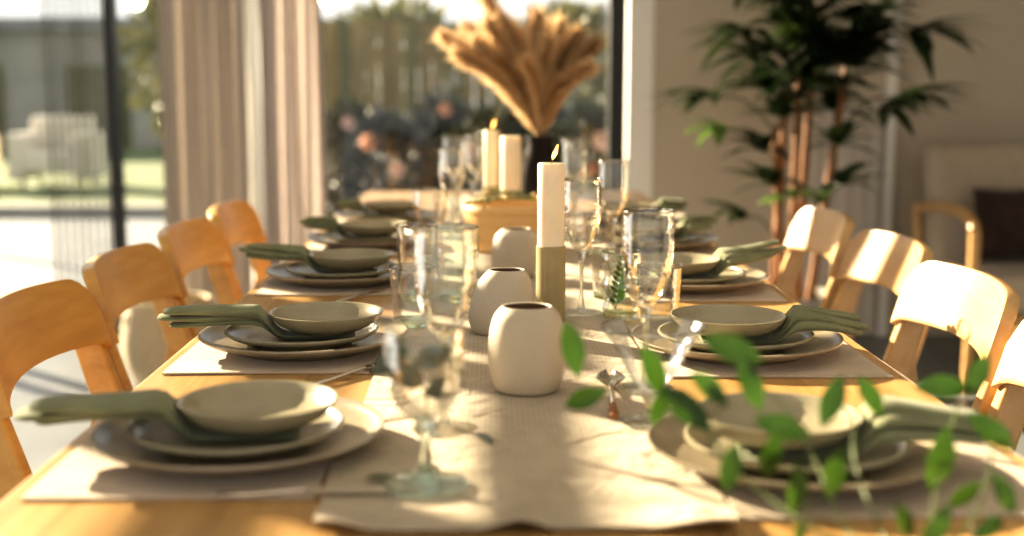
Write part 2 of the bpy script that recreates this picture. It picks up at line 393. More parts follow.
# left wall glazing (outside the frame, lets the low sun in)
w = bpy.data.objects.new('window_4', None); COL.objects.link(w); w['kind'] = 'structure'; w.location = (XL - 0.06, 0, 0)
b = B()
for y in (0.6, 1.72, 2.62, 3.16, 4.2, 5.33): bx(b, (-0.035, y, 0), (0.035, y + 0.055, 2.5))
bx(b, (-0.035, 0.6, 0), (0.035, YB, 0.05)); bx(b, (-0.035, 0.6, 2.45), (0.035, YB, 2.5))
obj('window_frame', b, M['black_metal'], w, smooth=False, bevel=0.003)
y = 3.72  # unseen slats added outside the glazing to stripe and shade the table
for k, (wd_, gap) in enumerate([(0.13, 0.075), (0.14, 0.07), (0.11, 0.085), (0.13, 0.075), (0.10, 0.10)]):
    b = B(); bx(b, (-0.075, y, 0.0), (-0.045, y + wd_, 2.10)); obj('sun_stripe_slat', b, M['slat'], w, smooth=False); y += wd_ + gap
for z0, z1 in ((1.885, 1.915), (2.018, 2.042)):  # added bars, set at heights that cast shade bands along the table
    b = B(); bx(b, (-0.03, 0.6, z0), (0.03, YB, z1)); obj('shade_bar', b, M['black_metal'], w, smooth=False)
b = B(); bx(b, (0.0, 0.62, 0.03), (0.006, YB - 0.02, 2.47)); obj('pane', b, M['pane'], w, smooth=False)

# curtains
def curtain(x0, x1, y, folds, amp, seed):
    b = B(); rnd = random.Random(seed); nx, nz = folds * 12, 14
    ph = [rnd.uniform(-0.6, 0.6) for _ in range(folds + 2)]
    g = []
    for k in range(nz + 1):
        z = 0.015 + (2.45 - 0.015) * k / nz; row = []
        for i in range(nx + 1):
            t = i / nx; f = t * folds
            a = amp * (0.75 + 0.25 * math.sin(f * 1.7 + seed))
            yy = y + a * math.sin(2 * PI * f + ph[int(f)] * 0.4) + 0.01 * math.sin(z * 2 + f)
            xx = x0 + (x1 - x0) * t + 0.012 * math.sin(4 * PI * f) + 0.008 * math.sin(z * 1.5 + i * 0.2)
            row.append(b.verts.new((xx, yy, z)))
        g.append(row)
    for k in range(nz):
        for i in range(nx): b.faces.new((g[k][i], g[k][i+1], g[k+1][i+1], g[k+1][i]))
    return b
t = thing('curtain', 'taupe floor length curtain hanging by the dark window post', 'curtain', (0, 0, 0))
obj('drape', curtain(-1.37, -1.01, YB - 0.16, 8, 0.017, 3), M['curtain'], t, solid=0.004)
b = B(); bx(b, (-1.39, YB - 0.2, 2.45), (-0.99, YB - 0.13, 2.475)); obj('heading', b, M['curtain'], t)
t = thing('curtain', 'blush pink pale curtain hanging nearer the pampas vase', 'curtain', (0, 0, 0))
obj('drape', curtain(-0.955, -0.69, YB - 0.16, 6, 0.014, 8), M['sheer'], t, solid=0.003)
b = B(); bx(b, (-0.98, YB - 0.2, 2.45), (-0.69, YB - 0.13, 2.475)); obj('heading', b, M['sheer'], t)
t = thing('curtain', 'narrow white voile strip glowing between the two curtains', 'curtain', (0, 0, 0))
obj('drape', curtain(-1.025, -0.955, YB - 0.10, 2, 0.012, 5), M['voile'], t, solid=0.002)
b = B(); bx(b, (-1.03, YB - 0.12, 2.45), (-0.95, YB - 0.08, 2.475)); obj('heading', b, M['voile'], t)
b = B(); tube(b, [(-2.4, YB - 0.16, 2.485), (0.6, YB - 0.16, 2.485)], 0.012); o = obj('curtain_rail', b, M['black_metal'])
o['kind'] = 'structure'; o.name = 'trim_3'

# ------------------------------------------------------------------ dining table
t = thing('dining_table', 'long honey oak plank dining table laid for a dinner', 'table', (0.0425, 2.32, 0))
b = B(); bx(b, (-0.4475, -1.82, 0.716), (0.4475, 1.78, TT)); obj('tabletop', b, M['table'], t, smooth=False, bevel=0.006, bseg=3)
for sx in (-1, 1):
    for sy in (-1, 1):
        b = B(); x, y = sx * 0.38, sy * 1.68 - 0.02
        ringloft(b, [[(x + a * s, y + c * s, z) for a, c in ((-1,-1),(1,-1),(1,1),(-1,1))] for z, s in ((0, 0.026), (0.3, 0.032), (0.716, 0.038))])
        obj('leg', b, M['table'], t, smooth=False, bevel=0.004)
for sx in (-1, 1):
    b = B(); bx(b, (sx * 0.36 - 0.011, -1.66, 0.645), (sx * 0.36 + 0.011, 1.62, 0.716)); obj('apron', b, M['table'], t, smooth=False)
for y in (-1.68, 1.64):
    b = B(); bx(b, (-0.34, y - 0.011, 0.645), (0.34, y + 0.011, 0.716)); obj('apron', b, M['table'], t, smooth=False)

# ------------------------------------------------------------------ chairs (local +X faces the table; origin at floor)
def build_chair(label, m, group):
    t = thing('dining_chair', label, 'chair', group=group)
    W, R, HT, ZB = 0.217, 0.055, 0.797, 0.694
    xb = lambda z: -0.195 - 0.30 * (z - 0.62)
    nu, nv = 32, 10
    b = B(); g = []
    for j in range(nv + 1):
        row = []
        for i in range(nu + 1):
            u = -1 + 2 * i / nu; au = abs(u) * W
            ztop = HT + 0.006 * (1 - u * u)
            e = au - (W - R)
            if e > 0: ztop -= R * (1 - math.sqrt(max(0, 1 - (e / R) ** 2))) * 1.0
            zbot = ZB + 0.008 * (1 - u * u) - 0.010 * max(0, (abs(u) - 0.86) / 0.14) ** 2
            v = j / nv; z = zbot + (ztop - zbot) * v
            row.append(b.verts.new((xb(z) + 0.04 * u * u, u * (W - 0.006), z)))
        g.append(row)
    for j in range(nv):
        for i in range(nu): b.faces.new((g[j][i], g[j][i+1], g[j+1][i+1], g[j+1][i]))
    obj('backrest', b, m, t, solid=0.02, bevel=0.006, bseg=3)
    for s in (-1, 1):      # rear leg running up as the back post
        b = B(); y = s * (W - 0.016); rings = []
        for (x, z, hx, hy) in ((-0.275, 0.0, 0.013, 0.013), (-0.235, 0.22, 0.019, 0.015), (-0.205, 0.44, 0.024, 0.016), (xb(0.6) + 0.016, 0.60, 0.024, 0.014),
                               (xb(0.7) + 0.015, 0.70, 0.022, 0.013), (xb(0.745) + 0.015, 0.742, 0.019, 0.012), (xb(0.768) + 0.019, 0.764, 0.010, 0.009)):
            rings.append([(x + a * hx, y + c * hy, z) for a, c in ((-1,-1),(1,-1),(1,1),(-1,1))])
        ringloft(b, rings); obj('rear_leg', b, m, t, bevel=0.006, bseg=3, angle=30)
    b = B()                # seat
    out = []
    for k in range(40):
        a = 2 * PI * k / 40; ca, sa = math.cos(a), math.sin(a)
        px = 0.205 * abs(ca) ** 0.5 * (1 if ca > 0 else -1); py = (0.203 + 0.010 * (px > 0)) * abs(sa) ** 0.5 * (1 if sa > 0 else -1)
        out.append((px, py))
    ringloft(b, [[(x * s, y * s, z) for x, y in out] for z, s in ((0.432, 0.97), (0.438, 1.0), (0.450, 1.0), (0.455, 0.98))])
    obj('seat', b, m, t, angle=50)
    for s in (-1, 1):
        b = B(); ringloft(b, [[(0.165 + dx + a * r, s * (0.175 + dy) + c * r, z) for a, c in ((-1,-1),(1,-1),(1,1),(-1,1))] for z, r, dx, dy in ((0, 0.012, 0.02, 0.01), (0.432, 0.018, 0, 0))])
        obj('front_leg', b, m, t, bevel=0.005, smooth=False)
        b = B(); bx(b, (-0.185, s * 0.178 - 0.009, 0.385), (0.15, s * 0.178 + 0.009, 0.432)); obj('side_rail', b, m, t, smooth=False)
    b = B(); bx(b, (0.155, -0.16, 0.385), (0.173, 0.16, 0.432)); obj('front_rail', b, m, t, smooth=False)
    return t
lc, rc = {}, {}
LG, RG = 'honey wood chairs along the left side of the table', 'sunlit wood chairs along the right side of the table'
for (x, y, rz, lab) in [(-0.418, 1.705, 0.0, 'honey wood chair on the left, nearest the camera and cut by the frame'),
                        (-0.418, 2.150, 0.0, 'second honey wood chair from the front on the left side'),
                        (-0.415, 2.595, 0.0, 'third honey wood chair from the front on the left side'),
                        (-0.415, 3.04, 0.0, 'farthest honey wood chair on the left, below the taupe curtain')]:
    place(lc, lambda: build_chair('', M['chair'], LG), lab, (x, y, 0), rz)
for (x, y, rz, lab) in [(0.512, 1.885, PI - 0.02, 'pale sunlit wood chair on the right with its whole backrest in view, nearest the camera'),
                        (0.550, 2.345, PI, 'middle sunlit wood chair in the row on the right side'),
                        (0.552, 2.83, PI, 'farthest sunlit wood chair on the right, before the potted palm'),
                        (0.505, 1.42, PI, 'wood chair on the right of which only a back post shows at the frame edge')]:
    place(rc, lambda: build_chair('', M['chair_sunlit_pale'], RG), lab, (x, y, 0), rz)

# ------------------------------------------------------------------ linens
def cloth(x0, x1, y0, y1, nx, ny, z, amp, seed, edge=0.004, th=0.003, fn=None):
    b = B(); g = []
    for j in range(ny + 1):
        row = []
        for i in range(nx + 1):
            u, v = i / nx, j / ny
            x = x0 + (x1 - x0) * u; y = y0 + (y1 - y0) * v
            e = noise.noise(Vector((x * 5 + seed, y * 5, 1.3)))
            if i in (0, nx): x += edge * e
            if j in (0, ny): y += edge * e
            h = amp * (0.5 + 0.5 * noise.noise(Vector((x * 9 + seed * 3.1, y * 9, 0.2)))) + (fn(x, y) if fn else 0)
            row.append((x, y, z + h))
        g.append(row)
    top = [[b.verts.new((p[0], p[1], p[2] + th)) for p in r] for r in g]
    bot = [[b.verts.new((p[0], p[1], max(z, p[2]))) for p in r] for r in g]
    for j in range(ny):
        for i in range(nx):
            b.faces.new((top[j][i], top[j][i+1], top[j+1][i+1], top[j+1][i]))
            b.faces.new((bot[j][i], bot[j+1][i], bot[j+1][i+1], bot[j][i+1]))
    for i in range(nx):
        b.faces.new((top[0][i], bot[0][i], bot[0][i+1], top[0][i+1])); b.faces.new((top[ny][i], top[ny][i+1], bot[ny][i+1], bot[ny][i]))
    for j in range(ny):
        b.faces.new((top[j][0], top[j+1][0], bot[j+1][0], bot[j][0])); b.faces.new((top[j][nx], bot[j][nx], bot[j+1][nx], top[j+1][nx]))
    return b
def folds(x, y):           # soft rumples in the runner, stronger toward the near end
    k = max(0.0, min(1.0, (1.30 - y) / 0.35))
    h = 0.007 * k * max(0, math.sin(x * 34 + 3 * noise.noise(Vector((x * 4, y * 3, 5)))+ y * 7)) ** 2
    h += 0.006 * k * max(0, 1 - abs(y - 1.03 + 0.35 * (x - 0.03)) / 0.02)
    if y < 0.93: h += 0.004 * (0.93 - y) / 0.03
    if y > 0.945: h *= max(0.0, min(1.0, (0.125 - x) / 0.03, (x + 0.085) / 0.03))
    return h
RUN = obj('table_runner', cloth(-0.138, 0.19, 0.905, 3.85, 44, 300, TT + 0.0005, 0.0012, 4, edge=0.012, th=0.0022, fn=folds), M['runner'], angle=70)
tag(RUN, 'long beige linen runner down the middle of the table', 'table runner')
ZM = TT + 0.0035     # top of the linens

# ------------------------------------------------------------------ tableware
def plate_profile(r, h, foot, t=0.004, lip=0.72):
    return [(0, 0.002), (foot - 0.004, 0.002), (foot - 0.002, 0), (foot + 0.002, 0), (foot + 0.004, 0.003), (r * lip, 0.0055), (r * 0.92, h * 0.62), (r * 0.985, h - 0.003), (r, h - 0.001),
            (r - 0.0005, h + 0.0008), (r - 0.003, h + 0.001), (r * 0.955, h - 0.003), (r * 0.87, h * 0.62), (r * (lip - 0.06), 0.0055 + t * 0.6), (r * 0.3, 0.0055 + t * 0.3), (0, 0.0055 + t * 0.3)]
def build_dinner():
    b = B(); lathe(b, plate_profile(0.133, 0.0205, 0.085), 56); o = obj('dinner_plate', b, M['plate_dark'], angle=60); return tag(o, '', 'plate', 'large taupe dinner plates')
def build_side():
    b = B(); lathe(b, plate_profile(0.098, 0.0175, 0.06), 48); o = obj('side_plate', b, M['plate'], angle=60); return tag(o, '', 'plate', 'sage side plates')
def build_bowl():
    b = B()
    p = [(0, 0.003), (0.028, 0.003), (0.030, 0), (0.034, 0), (0.036, 0.003), (0.050, 0.009), (0.062, 0.019), (0.069, 0.031), (0.0725, 0.040), (0.0727, 0.0415), (0.0715, 0.042), (0.0695, 0.040),
              (0.0655, 0.031), (0.058, 0.020), (0.046, 0.0115), (0.025, 0.0075), (0, 0.0070)]
    lathe(b, [(r, z * 0.63) for r, z in p], 48)
    o = obj('bowl', b, M['plate'], angle=60); return tag(o, '', 'bowl', 'small sage stoneware bowls')
def napkin_bm(L, W0, W1, droop, seed, th=0.0115, conv=0.5):
    """folded cloth, root under the bowl at x=0, tip at x=L; three stacked pleats that fan out"""
    b = B(); rnd = random.Random(seed); n = 18; S = 22
    for q in range(3):
        rings = []
        oy = (q - 1) * W0 * 0.22 + rnd.uniform(-0.003, 0.003)
        lq = L * (1.0 - 0.06 * abs(q - 1) - rnd.uniform(0, 0.04))
        tw = rnd.uniform(-0.15, 0.15)
        for k in range(S + 1):
            s = k / S; x = -0.03 + (lq + 0.03) * s
            w = (W0 + (W1 - W0) * s ** 1.2) * (0.92 - 0.1 * q) * 0.5
            rise = min(1, max(0, (x - 0.060) / 0.032)); rise = rise * rise * (3 - 2 * rise)   # flat under the bowl, fuller outside
            h = 0.0011 + (th - 0.0011) * rise * (1 - 0.45 * max(0, s - 0.6) / 0.4)
            end = min(1, (1 - s) / 0.04); w *= 0.7 + 0.3 * end; h *= 0.55 + 0.45 * end
            zc = 0.0012 + q * 0.0016 * (1 - rise) + rise * (0.0212 + q * th * 0.72) - droop * max(0, s - 0.5) ** 2 * 4 + 0.0016 * rise * math.sin(s * 9 + q * 2 + seed)
            r = []
            for i in range(n):
                a = 2 * PI * i / n; ca, sa = math.cos(a), math.sin(a)
                yy = w * abs(ca) ** 0.8 * (1 if ca > 0 else -1); zz = h * 0.62 * abs(sa) ** 0.9 * (1 if sa > 0 else -1)
                zz *= 1 + 0.15 * math.sin(3 * a + q + seed) * rise
                r.append((x, oy * (0.4 + 0.6 * rise) * (1 - conv * s) + yy + tw * zz * 3, zc + zz))
            rings.append(r)
        ringloft(b, rings)
    return b
ZD = ZM + 0.0004
ORD = ['nearest the camera', 'second from the camera', 'third from the camera', 'fourth from the camera', 'farthest from the camera']
LROW = [(-0.232, 1.132), (-0.240, 1.587), (-0.255, 2.15), (-0.257, 2.64), (-0.258, 3.12)]
RROW = [(0.272, 1.076), (0.312, 1.556), (0.334, 2.08), (0.345, 2.60), (0.350, 3.06)]
st_d, st_s, st_b, st_m = {}, {}, {}, {}
NAP = {  # length, root width, tip width, droop, yaw, seed, extra height
 ('L', 0): (0.222, 0.092, 0.055, 0.004, PI + 0.13, 1), ('L', 1): (0.222, 0.070, 0.050, 0.002, PI + 0.10, 2), ('L', 2): (0.212, 0.075, 0.022, -0.004, PI - 0.16, 3),
 ('L', 3): (0.165, 0.085, 0.03, -0.004, PI - 0.1, 4), ('L', 4): (0.15, 0.08, 0.04, 0.002, PI + 0.1, 5),
 ('R', 0): (0.200, 0.085, 0.055, 0.008, -0.12, 6), ('R', 1): (0.185, 0.075, 0.018, 0.013, -0.06, 7), ('R', 2): (0.205, 0.08, 0.022, -0.014, 0.22, 8),
 ('R', 3): (0.165, 0.085, 0.025, -0.003, 0.3, 9), ('R', 4): (0.16, 0.08, 0.04, 0.0, 0.1, 10)}
BOX = {('L', 0): 0.018, ('L', 1): 0.030, ('L', 2): 0.016, ('L', 3): 0.010, ('L', 4): 0.014, ('R', 0): -0.018, ('R', 1): -0.012, ('R', 2): -0.022, ('R', 3): -0.014, ('R', 4): -0.012}
for side, row in (('L', LROW), ('R', RROW)):
    sn = 'left' if side == 'L' else 'right'; sg = -1 if side == 'L' else 1
    for k, (px, py) in enumerate(row):
        w = ORD[k]
        x0, x1 = (-0.385, -0.142) if side == 'L' else (0.194, 0.470)
        yc = py + 0.015
        rr = random.Random(31 + k + 7 * (sg > 0))
        mt = obj('placemat', cloth(x0, x1, yc - 0.155, yc + 0.165, 22, 28, TT + 0.0005, 0.0006, k * 3 + sg, edge=0.004, th=0.0022), M['mat'], angle=70)
        tag(mt, 'dusky linen placemat on the %s side of the table, %s' % (sn, w), 'placemat', 'linen placemats')
        place(st_d, build_dinner, 'large taupe dinner plate under a stack, %s side, %s' % (sn, w), (px, py, ZD))
        place(st_s, build_side, 'sage side plate between dinner plate and bowl, %s side, %s' % (sn, w), (px - 0.002, py - 0.004, ZD + 0.0078), 0.4 * k)
        L, W0, W1, dr, yaw, seed = NAP[(side, k)]
        bxo, byo = px + BOX[(side, k)], py - 0.006
        npk = obj('napkin', napkin_bm(L, W0, W1, dr, seed, conv=0.45 if side == 'L' and k < 2 else 0.95), M['napkin'], angle=75)
        npk.location = (bxo + sg * -0.005, byo, ZD + 0.0160); npk.rotation_euler = (0, 0, yaw)
        tag(npk, 'folded sage green napkin tucked under the bowl, %s side, %s' % (sn, w), 'napkin', 'sage green napkins')
        place(st_b, build_bowl, 'small sage bowl on top of the plate stack, %s side, %s' % (sn, w), (bxo, byo, ZD + 0.0222), 0.3 * k)

# cutlery
def cutlery_handle(b, L, w=0.0055):
    rings = []
    for s, ww, hh, z in ((0, 0.7, 0.0012, 0.0015), (0.03, 1.0, 0.0016, 0.0018), (0.35, 0.75, 0.0016, 0.002), (0.62, 0.42, 0.0017, 0.0034), (0.72, 0.42, 0.0016, 0.0044)):
        rings.append([(s * L + 0, w * ww * math.cos(2*PI*i/10), z + hh * math.sin(2*PI*i/10)) for i in range(10)])
    ringloft(b, rings)
def build_fork():
    t = thing('fork', '', 'fork', group='dessert forks')
    L = 0.165; b = B(); cutlery_handle(b, L); obj('handle', b, M['steel'], t)
    b = B()
    rings = [[(L * s, y * ww, z + o) for y, o in ((-1, 0), (0, -0.0006), (1, 0), (1, 0.0014), (0, 0.0008), (-1, 0.0014))] for s, ww, z in ((0.71, 0.0024, 0.0038), (0.75, 0.006, 0.0034), (0.79, 0.0098, 0.0026), (0.84, 0.0105, 0.0022))]
    ringloft(b, rings)
    for i in range(4):
        y = -0.0087 + i * 0.0058
        ringloft(b, [[(L * s, y + a * 0.0016 * tp, z + c * 0.0007) for a, c in ((-1,-1),(1,-1),(1,1),(-1,1))] for s, tp, z in ((0.835, 1, 0.003), (0.93, 0.9, 0.0026), (1.0, 0.4, 0.0042))])
    obj('tines', b, M['steel'], t); return t
fk = {}
for (x, y, rz, lab) in [(-0.218, 1.352, 0.95, 'steel fork by the second place setting on the left, tines on the linen'),
                        (-0.246, 1.905, 1.15, 'small steel fork by the third place setting on the left')]:
    place(fk, build_fork, lab, (x, y, ZM), rz)
t = thing('table_knife', 'dark glinting knife on the nearest left placemat, before the plate stack', 'knife', (-0.225, 0.992, ZM), 0.03)
b = B(); cutlery_handle(b, 0.10); obj('handle', b, M['steel'], t)
b = B(); ringloft(b, [[(0.07 + s, y, z) for y, z in ((-w, 0.003), (w, 0.0034), (w, 0.0046), (-w, 0.0036))] for s, w in ((0, 0.003), (0.03, 0.006), (0.075, 0.0065), (0.10, 0.002))]); obj('blade', b, M['steel'], t)
t = thing('teaspoon', 'shiny spoon with a brown handle lying on the runner right of the front vase', 'spoon', (0.124, 1.222, ZM), 1.50)
b = B(); tube(b, [(0, 0, 0.0045), (0.012, 0, 0.0055), (0.045, 0, 0.0045)], [0.004, 0.0052, 0.0038], 10); obj('handle', b, M['cane'], t)
b = B(); tube(b, [(0.04, 0, 0.0045), (0.09, 0, 0.0075), (0.125, 0, 0.006)], [0.003, 0.0022, 0.003], 8); obj('neck', b, M['steel'], t)
b = B(); rings = []
for s in range(9):
    a = s / 8; x = 0.12 + 0.055 * a; w = 0.0165 * math.sin(PI * (0.08 + 0.87 * a)) ** 0.7
    rings.append([(x, w * u, 0.0028 + 0.0075 * (u * u) + 0.003 * abs(2 * a - 1) ** 2) for u in (-1, -0.6, -0.2, 0.2, 0.6, 1)])
ringloft(b, rings, cap=False, closed=False); obj('spoon_bowl', b, M['steel'], t, solid=0.001)

# ------------------------------------------------------------------ glassware
def shell(b, outer, th=0.0012, n=40, **kw):
    """outer profile bottom to rim, thin inner wall back down to a closed floor"""
    inner = [(max(r - th, 0), z + (th if i == 0 else 0)) for i, (r, z) in enumerate(outer)]
    prof = list(outer) + [(outer[-1][0] - th * 0.5, outer[-1][1] + th * 0.4)] + inner[::-1]
    lathe(b, prof, n, **kw)
def blown(b, outer, th=0.0012, n=40, **kw):
    """blown glass: one thin wall with a rounded bead at the lip"""
    r, z = outer[-1]
    lathe(b, list(outer) + [(r + 0.0002, z + 0.0004)], n, **kw)
def lip(t, r, z, n=40, m='glass_lip', rmod=None, w=0.0010):
    b = B(); lathe(b, [(r + w * math.cos(2*PI*q/8), z + w * math.sin(2*PI*q/8)) for q in range(9)], n, rmod=rmod); obj('rim', b, M[m], t)
def spl(pts, k=5): return [(p.x, p.y) for p in smooth_path([(a, c, 0) for a, c in pts], k)]
def build_flute(cat='glass'):
    t = thing('wine_glass', '', 'glass', group='tall clear stemmed glasses')
    b = B(); blown(b, [(0, 0.092)] + spl([(0.006, 0.093), (0.017, 0.103), (0.0255, 0.125), (0.0285, 0.155), (0.0275, 0.198)])); obj('bowl', b, M['glass'], t, angle=80); lip(t, 0.0275, 0.1985)
    b = B(); lathe(b, [(0, 0.006)] + spl([(0.006, 0.0065), (0.0036, 0.02), (0.0030, 0.05), (0.0040, 0.078), (0.0072, 0.092)]) + [(0, 0.0925)], 16); obj('stem', b, M['glass_stem'], t, angle=80)
    b = B(); lathe(b, [(0, 0), (0.031, 0), (0.0322, 0.001), (0.031, 0.0022), (0.016, 0.004), (0.006, 0.007), (0, 0.0075)], 36); obj('foot', b, M['glass_stem'], t, angle=80)
    return t
def build_goblet():
    t = thing('goblet', '', 'glass', group='short stemmed clear goblets')
    b = B(); blown(b, [(0, 0.058)] + spl([(0.007, 0.0585), (0.02, 0.066), (0.0295, 0.084), (0.0335, 0.108), (0.0335, 0.138)])); obj('bowl', b, M['glass'], t, angle=80); lip(t, 0.0335, 0.1385)
    b = B(); lathe(b, [(0, 0.006)] + spl([(0.011, 0.0065), (0.0055, 0.018), (0.0045, 0.034), (0.0060, 0.05), (0.0100, 0.059)]) + [(0, 0.0595)], 18); obj('stem', b, M['glass_foot'], t, angle=80)
    b = B(); lathe(b, [(0, 0), (0.034, 0), (0.0365, 0.0015), (0.0362, 0.0045), (0.030, 0.0062), (0.014, 0.007), (0.010, 0.0085), (0, 0.009)], 36); obj('foot', b, M['glass_foot'], t, angle=80)
    return t
def build_tumbler(h=0.083, r0=0.026, r1=0.0325, name='tumbler', grp='short clear tumblers'):
    t = thing(name, '', 'glass', group=grp)
    b = B(); blown(b, [(0, 0.010), (r0 * 0.96, 0.010), (r0 + 0.0006, 0.014), (r1, h)], 0.0014); obj('wall', b, M['glass'], t, angle=60); lip(t, r1, h + 0.0005)
    b = B(); lathe(b, [(0, 0), (r0 * 0.93, 0), (r0, 0.002), (r0 * 1.01, 0.0098), (0, 0.0098)], 36); obj('base', b, M['glass_base'], t, angle=60)
    return t
fl, gb, tb, hb = {}, {}, {}, {}
ZG = ZM + 0.0004
for x, y, lab in [(-0.045, 1.191, 'tall stemmed glass at left front, just behind the leaf-filled goblet'),
                  (0.135, 1.83, 'tall stemmed glass immediately right of the big candle'),
                  (0.172, 1.355, 'tall stemmed glass rising behind the flared glass coupe'),
                  (-0.085, 2.76, 'tall stemmed glass left of the bentwood bowl'),
                  (-0.045, 3.15, 'tall stemmed glass left of the two far candles, nearer to them'),
                  (-0.100, 3.42, 'tall stemmed glass far off on the left, above the bentwood bowl'),
                  (-0.04, 3.52, 'farthest tall stemmed glass on the left of the candles'),
                  (0.228, 2.30, 'tall stemmed glass right of centre, above the third right setting'),
                  (0.185, 2.72, 'tall stemmed glass right of the candle, beyond the others there'),
                  (0.215, 3.22, 'farthest tall stemmed glass on the right side')]:
    place(fl, build_flute, lab, (x, y, ZG), x * 9)
place(gb, build_goblet, 'short goblet with dark leaves inside at the front of the runner', (-0.055, 1.012, ZG))
place(gb, build_goblet, 'short goblet on the left before the bentwood bowl', (-0.115, 2.40, ZG), 0.3)
for x, y, lab in [(-0.11, 1.735, 'short tumbler left of the vases beside the second left setting'),
                  (0.238, 1.735, 'short tumbler right of the leaf-filled wavy glass'),
                  (0.19, 1.965, 'short tumbler behind the leaf-filled wavy glass'),
                  (-0.10, 2.92, 'short tumbler far back left of the bentwood bowl'),
                  (0.215, 2.48, 'short tumbler far back on the right side of the runner')]:
    place(tb, build_tumbler, lab, (x, y, ZG), x * 5)
place(hb, lambda: build_tumbler(0.118, 0.028, 0.033, 'highball_glass', 'tall clear tumblers'), 'tall straight tumbler behind the left short tumbler', (-0.115, 1.955, ZG))
# ribbed green glass
t = thing('ribbed_glass', 'ribbed green tinted tall glass left of the vases', 'glass', (-0.052, 1.94, ZG))
rm = lambda a, z: 1 + 0.045 * math.cos(14 * a + z * 60)
b = B(); blown(b, [(0, 0.012), (0.029, 0.012), (0.030, 0.02), (0.032, 0.05), (0.033, 0.085), (0.0325, 0.116)], 0.002, 84, rmod=rm); obj('wall', b, M['glass_green'], t, angle=80); lip(t, 0.0325, 0.1165, 84, rmod=rm)
b = B(); lathe(b, [(0, 0), (0.026, 0), (0.028, 0.003), (0.0285, 0.0118), (0, 0.0118)], 42); obj('base', b, M['glass_base'], t, angle=60)
# wavy green glass with a fern
t = thing('wavy_glass', 'wavy sided greenish glass with a fern leaf, right of the candle', 'glass', (0.190, 1.795, ZG))
b = B(); blown(b, [(0, 0.008)] + spl([(0.026, 0.008), (0.0275, 0.014), (0.0235, 0.030), (0.0285, 0.046), (0.0245, 0.062), (0.0285, 0.078), (0.0275, 0.096)], 6), 0.0018, 44); obj('wall', b, M['glass_green'], t, angle=80); lip(t, 0.0275, 0.0965)
b = B(); lathe(b, [(0, 0), (0.024, 0), (0.0262, 0.002), (0.0262, 0.0078), (0, 0.0078)], 36); obj('base', b, M['glass_base'], t, angle=60)
t = thing('fern_sprig', 'variegated fern leaf standing inside the wavy glass', 'sprig', (0.190, 1.795, ZG + 0.0105))
pth = [Vector((-0.008 + 0.012 * s, 0, 0.075 * s)) for s in (0, 0.25, 0.5, 0.75, 1)]
b = B(); tube(b, pth, 0.001, 6); obj('stem', b, M['stem'], t)
b = B()
for i in range(9):
    s = 0.12 + 0.85 * i / 8; p = Vector((-0.008 + 0.012 * s, 0, 0.075 * s))
    for sg in (-1, 1): leafblade(b, p, (sg * 0.8, 0.2 * sg, 0.75), (0, -1, 0.1), 0.017 * (1.1 - 0.5 * s), 0.0065, 0.1, 4)
obj('foliage', b, M['leaf'], t, recalc=False)
# flared coupe, front right
t = thing('glass_coupe', 'wide flared clear glass coupe at the front right of the runner', 'glass', (0.160, 1.212, ZG))
b = B(); blown(b, [(0, 0.030)] + spl([(0.008, 0.0305), (0.017, 0.040), (0.027, 0.058), (0.039, 0.080), (0.0515, 0.0975)]), 0.0016, 48); obj('bowl', b, M['glass'], t, angle=80); lip(t, 0.0515, 0.098, 48, w=0.0013)
b = B(); lathe(b, [(0, 0.004)] + spl([(0.013, 0.005), (0.007, 0.013), (0.0065, 0.02), (0.011, 0.031)]) + [(0, 0.0315)], 20); obj('stem', b, M['glass_stem'], t, angle=80)
b = B(); lathe(b, [(0, 0), (0.028, 0), (0.030, 0.0016), (0.028, 0.0034), (0.013, 0.0055), (0, 0.006)], 36); obj('foot', b, M['glass_stem'], t, angle=80)
# leaves inside the front goblet
t = thing('leaf_sprig', 'dark green leaf sprig standing inside the front goblet', 'sprig', (-0.055, 1.012, ZG + 0.0595))
b = B(); tube(b, smooth_path([(0.002, 0, 0.001), (0, 0.003, 0.025), (-0.012, 0.0, 0.055), (-0.018, -0.004, 0.07)]), 0.0011, 6); obj('stem', b, M['stem'], t)
for p, d in (((0, 0.002, 0.028), (-0.8, -0.3, 0.5)), ((-0.008, 0, 0.045), (0.9, -0.2, 0.45)), ((-0.014, 0, 0.06), (-0.6, -0.3, -0.4)), ((0, 0, 0.02), (0.7, 0.2, 0.2))):
    b = B(); leafblade(b, p, d, (0, -1, 0.4), 0.036, 0.02, 0.2); obj('leaf', b, M['shrub'], t, recalc=False)

# ------------------------------------------------------------------ vases
def vase(loc, prof, shift, lab, rot=0, oval=0.9):
    t = thing('bud_vase', lab, 'vase', loc, rot, 'cream ceramic bud vases')
    p = spl(prof, 5); rt, zt = p[-1]
    b = B(); full = [(0, 0.0)] + p + [(rt - 0.0010, zt + 0.0008), (rt - 0.0024, zt + 0.0004), (rt - 0.0030, zt - 0.0006)]
    lathe(b, full, 56, shift=shift, rmod=lambda a, z: 1 - (1 - oval) * math.sin(a) ** 2)
    obj('body', b, M['vase'], t, angle=60)
    b = B(); lathe(b, [(rt - 0.0030, zt - 0.0006), (rt - 0.0015, zt - 0.008), (rt, zt - 0.02), (rt * 0.9, zt - 0.045), (0, zt - 0.047)], 40, shift=shift, rmod=lambda a, z: 1 - (1 - oval) * math.sin(a) ** 2)
    obj('inside', b, M['vase_in'], t)
    return t
vase((0.040, 1.347, ZG), [(0.029, 0.0), (0.035, 0.004), (0.0405, 0.020), (0.0428, 0.042), (0.0418, 0.064), (0.0365, 0.084), (0.0280, 0.0945)], lambda z: (0, 0), 'cream ceramic bud vase at the front, nearest the camera')
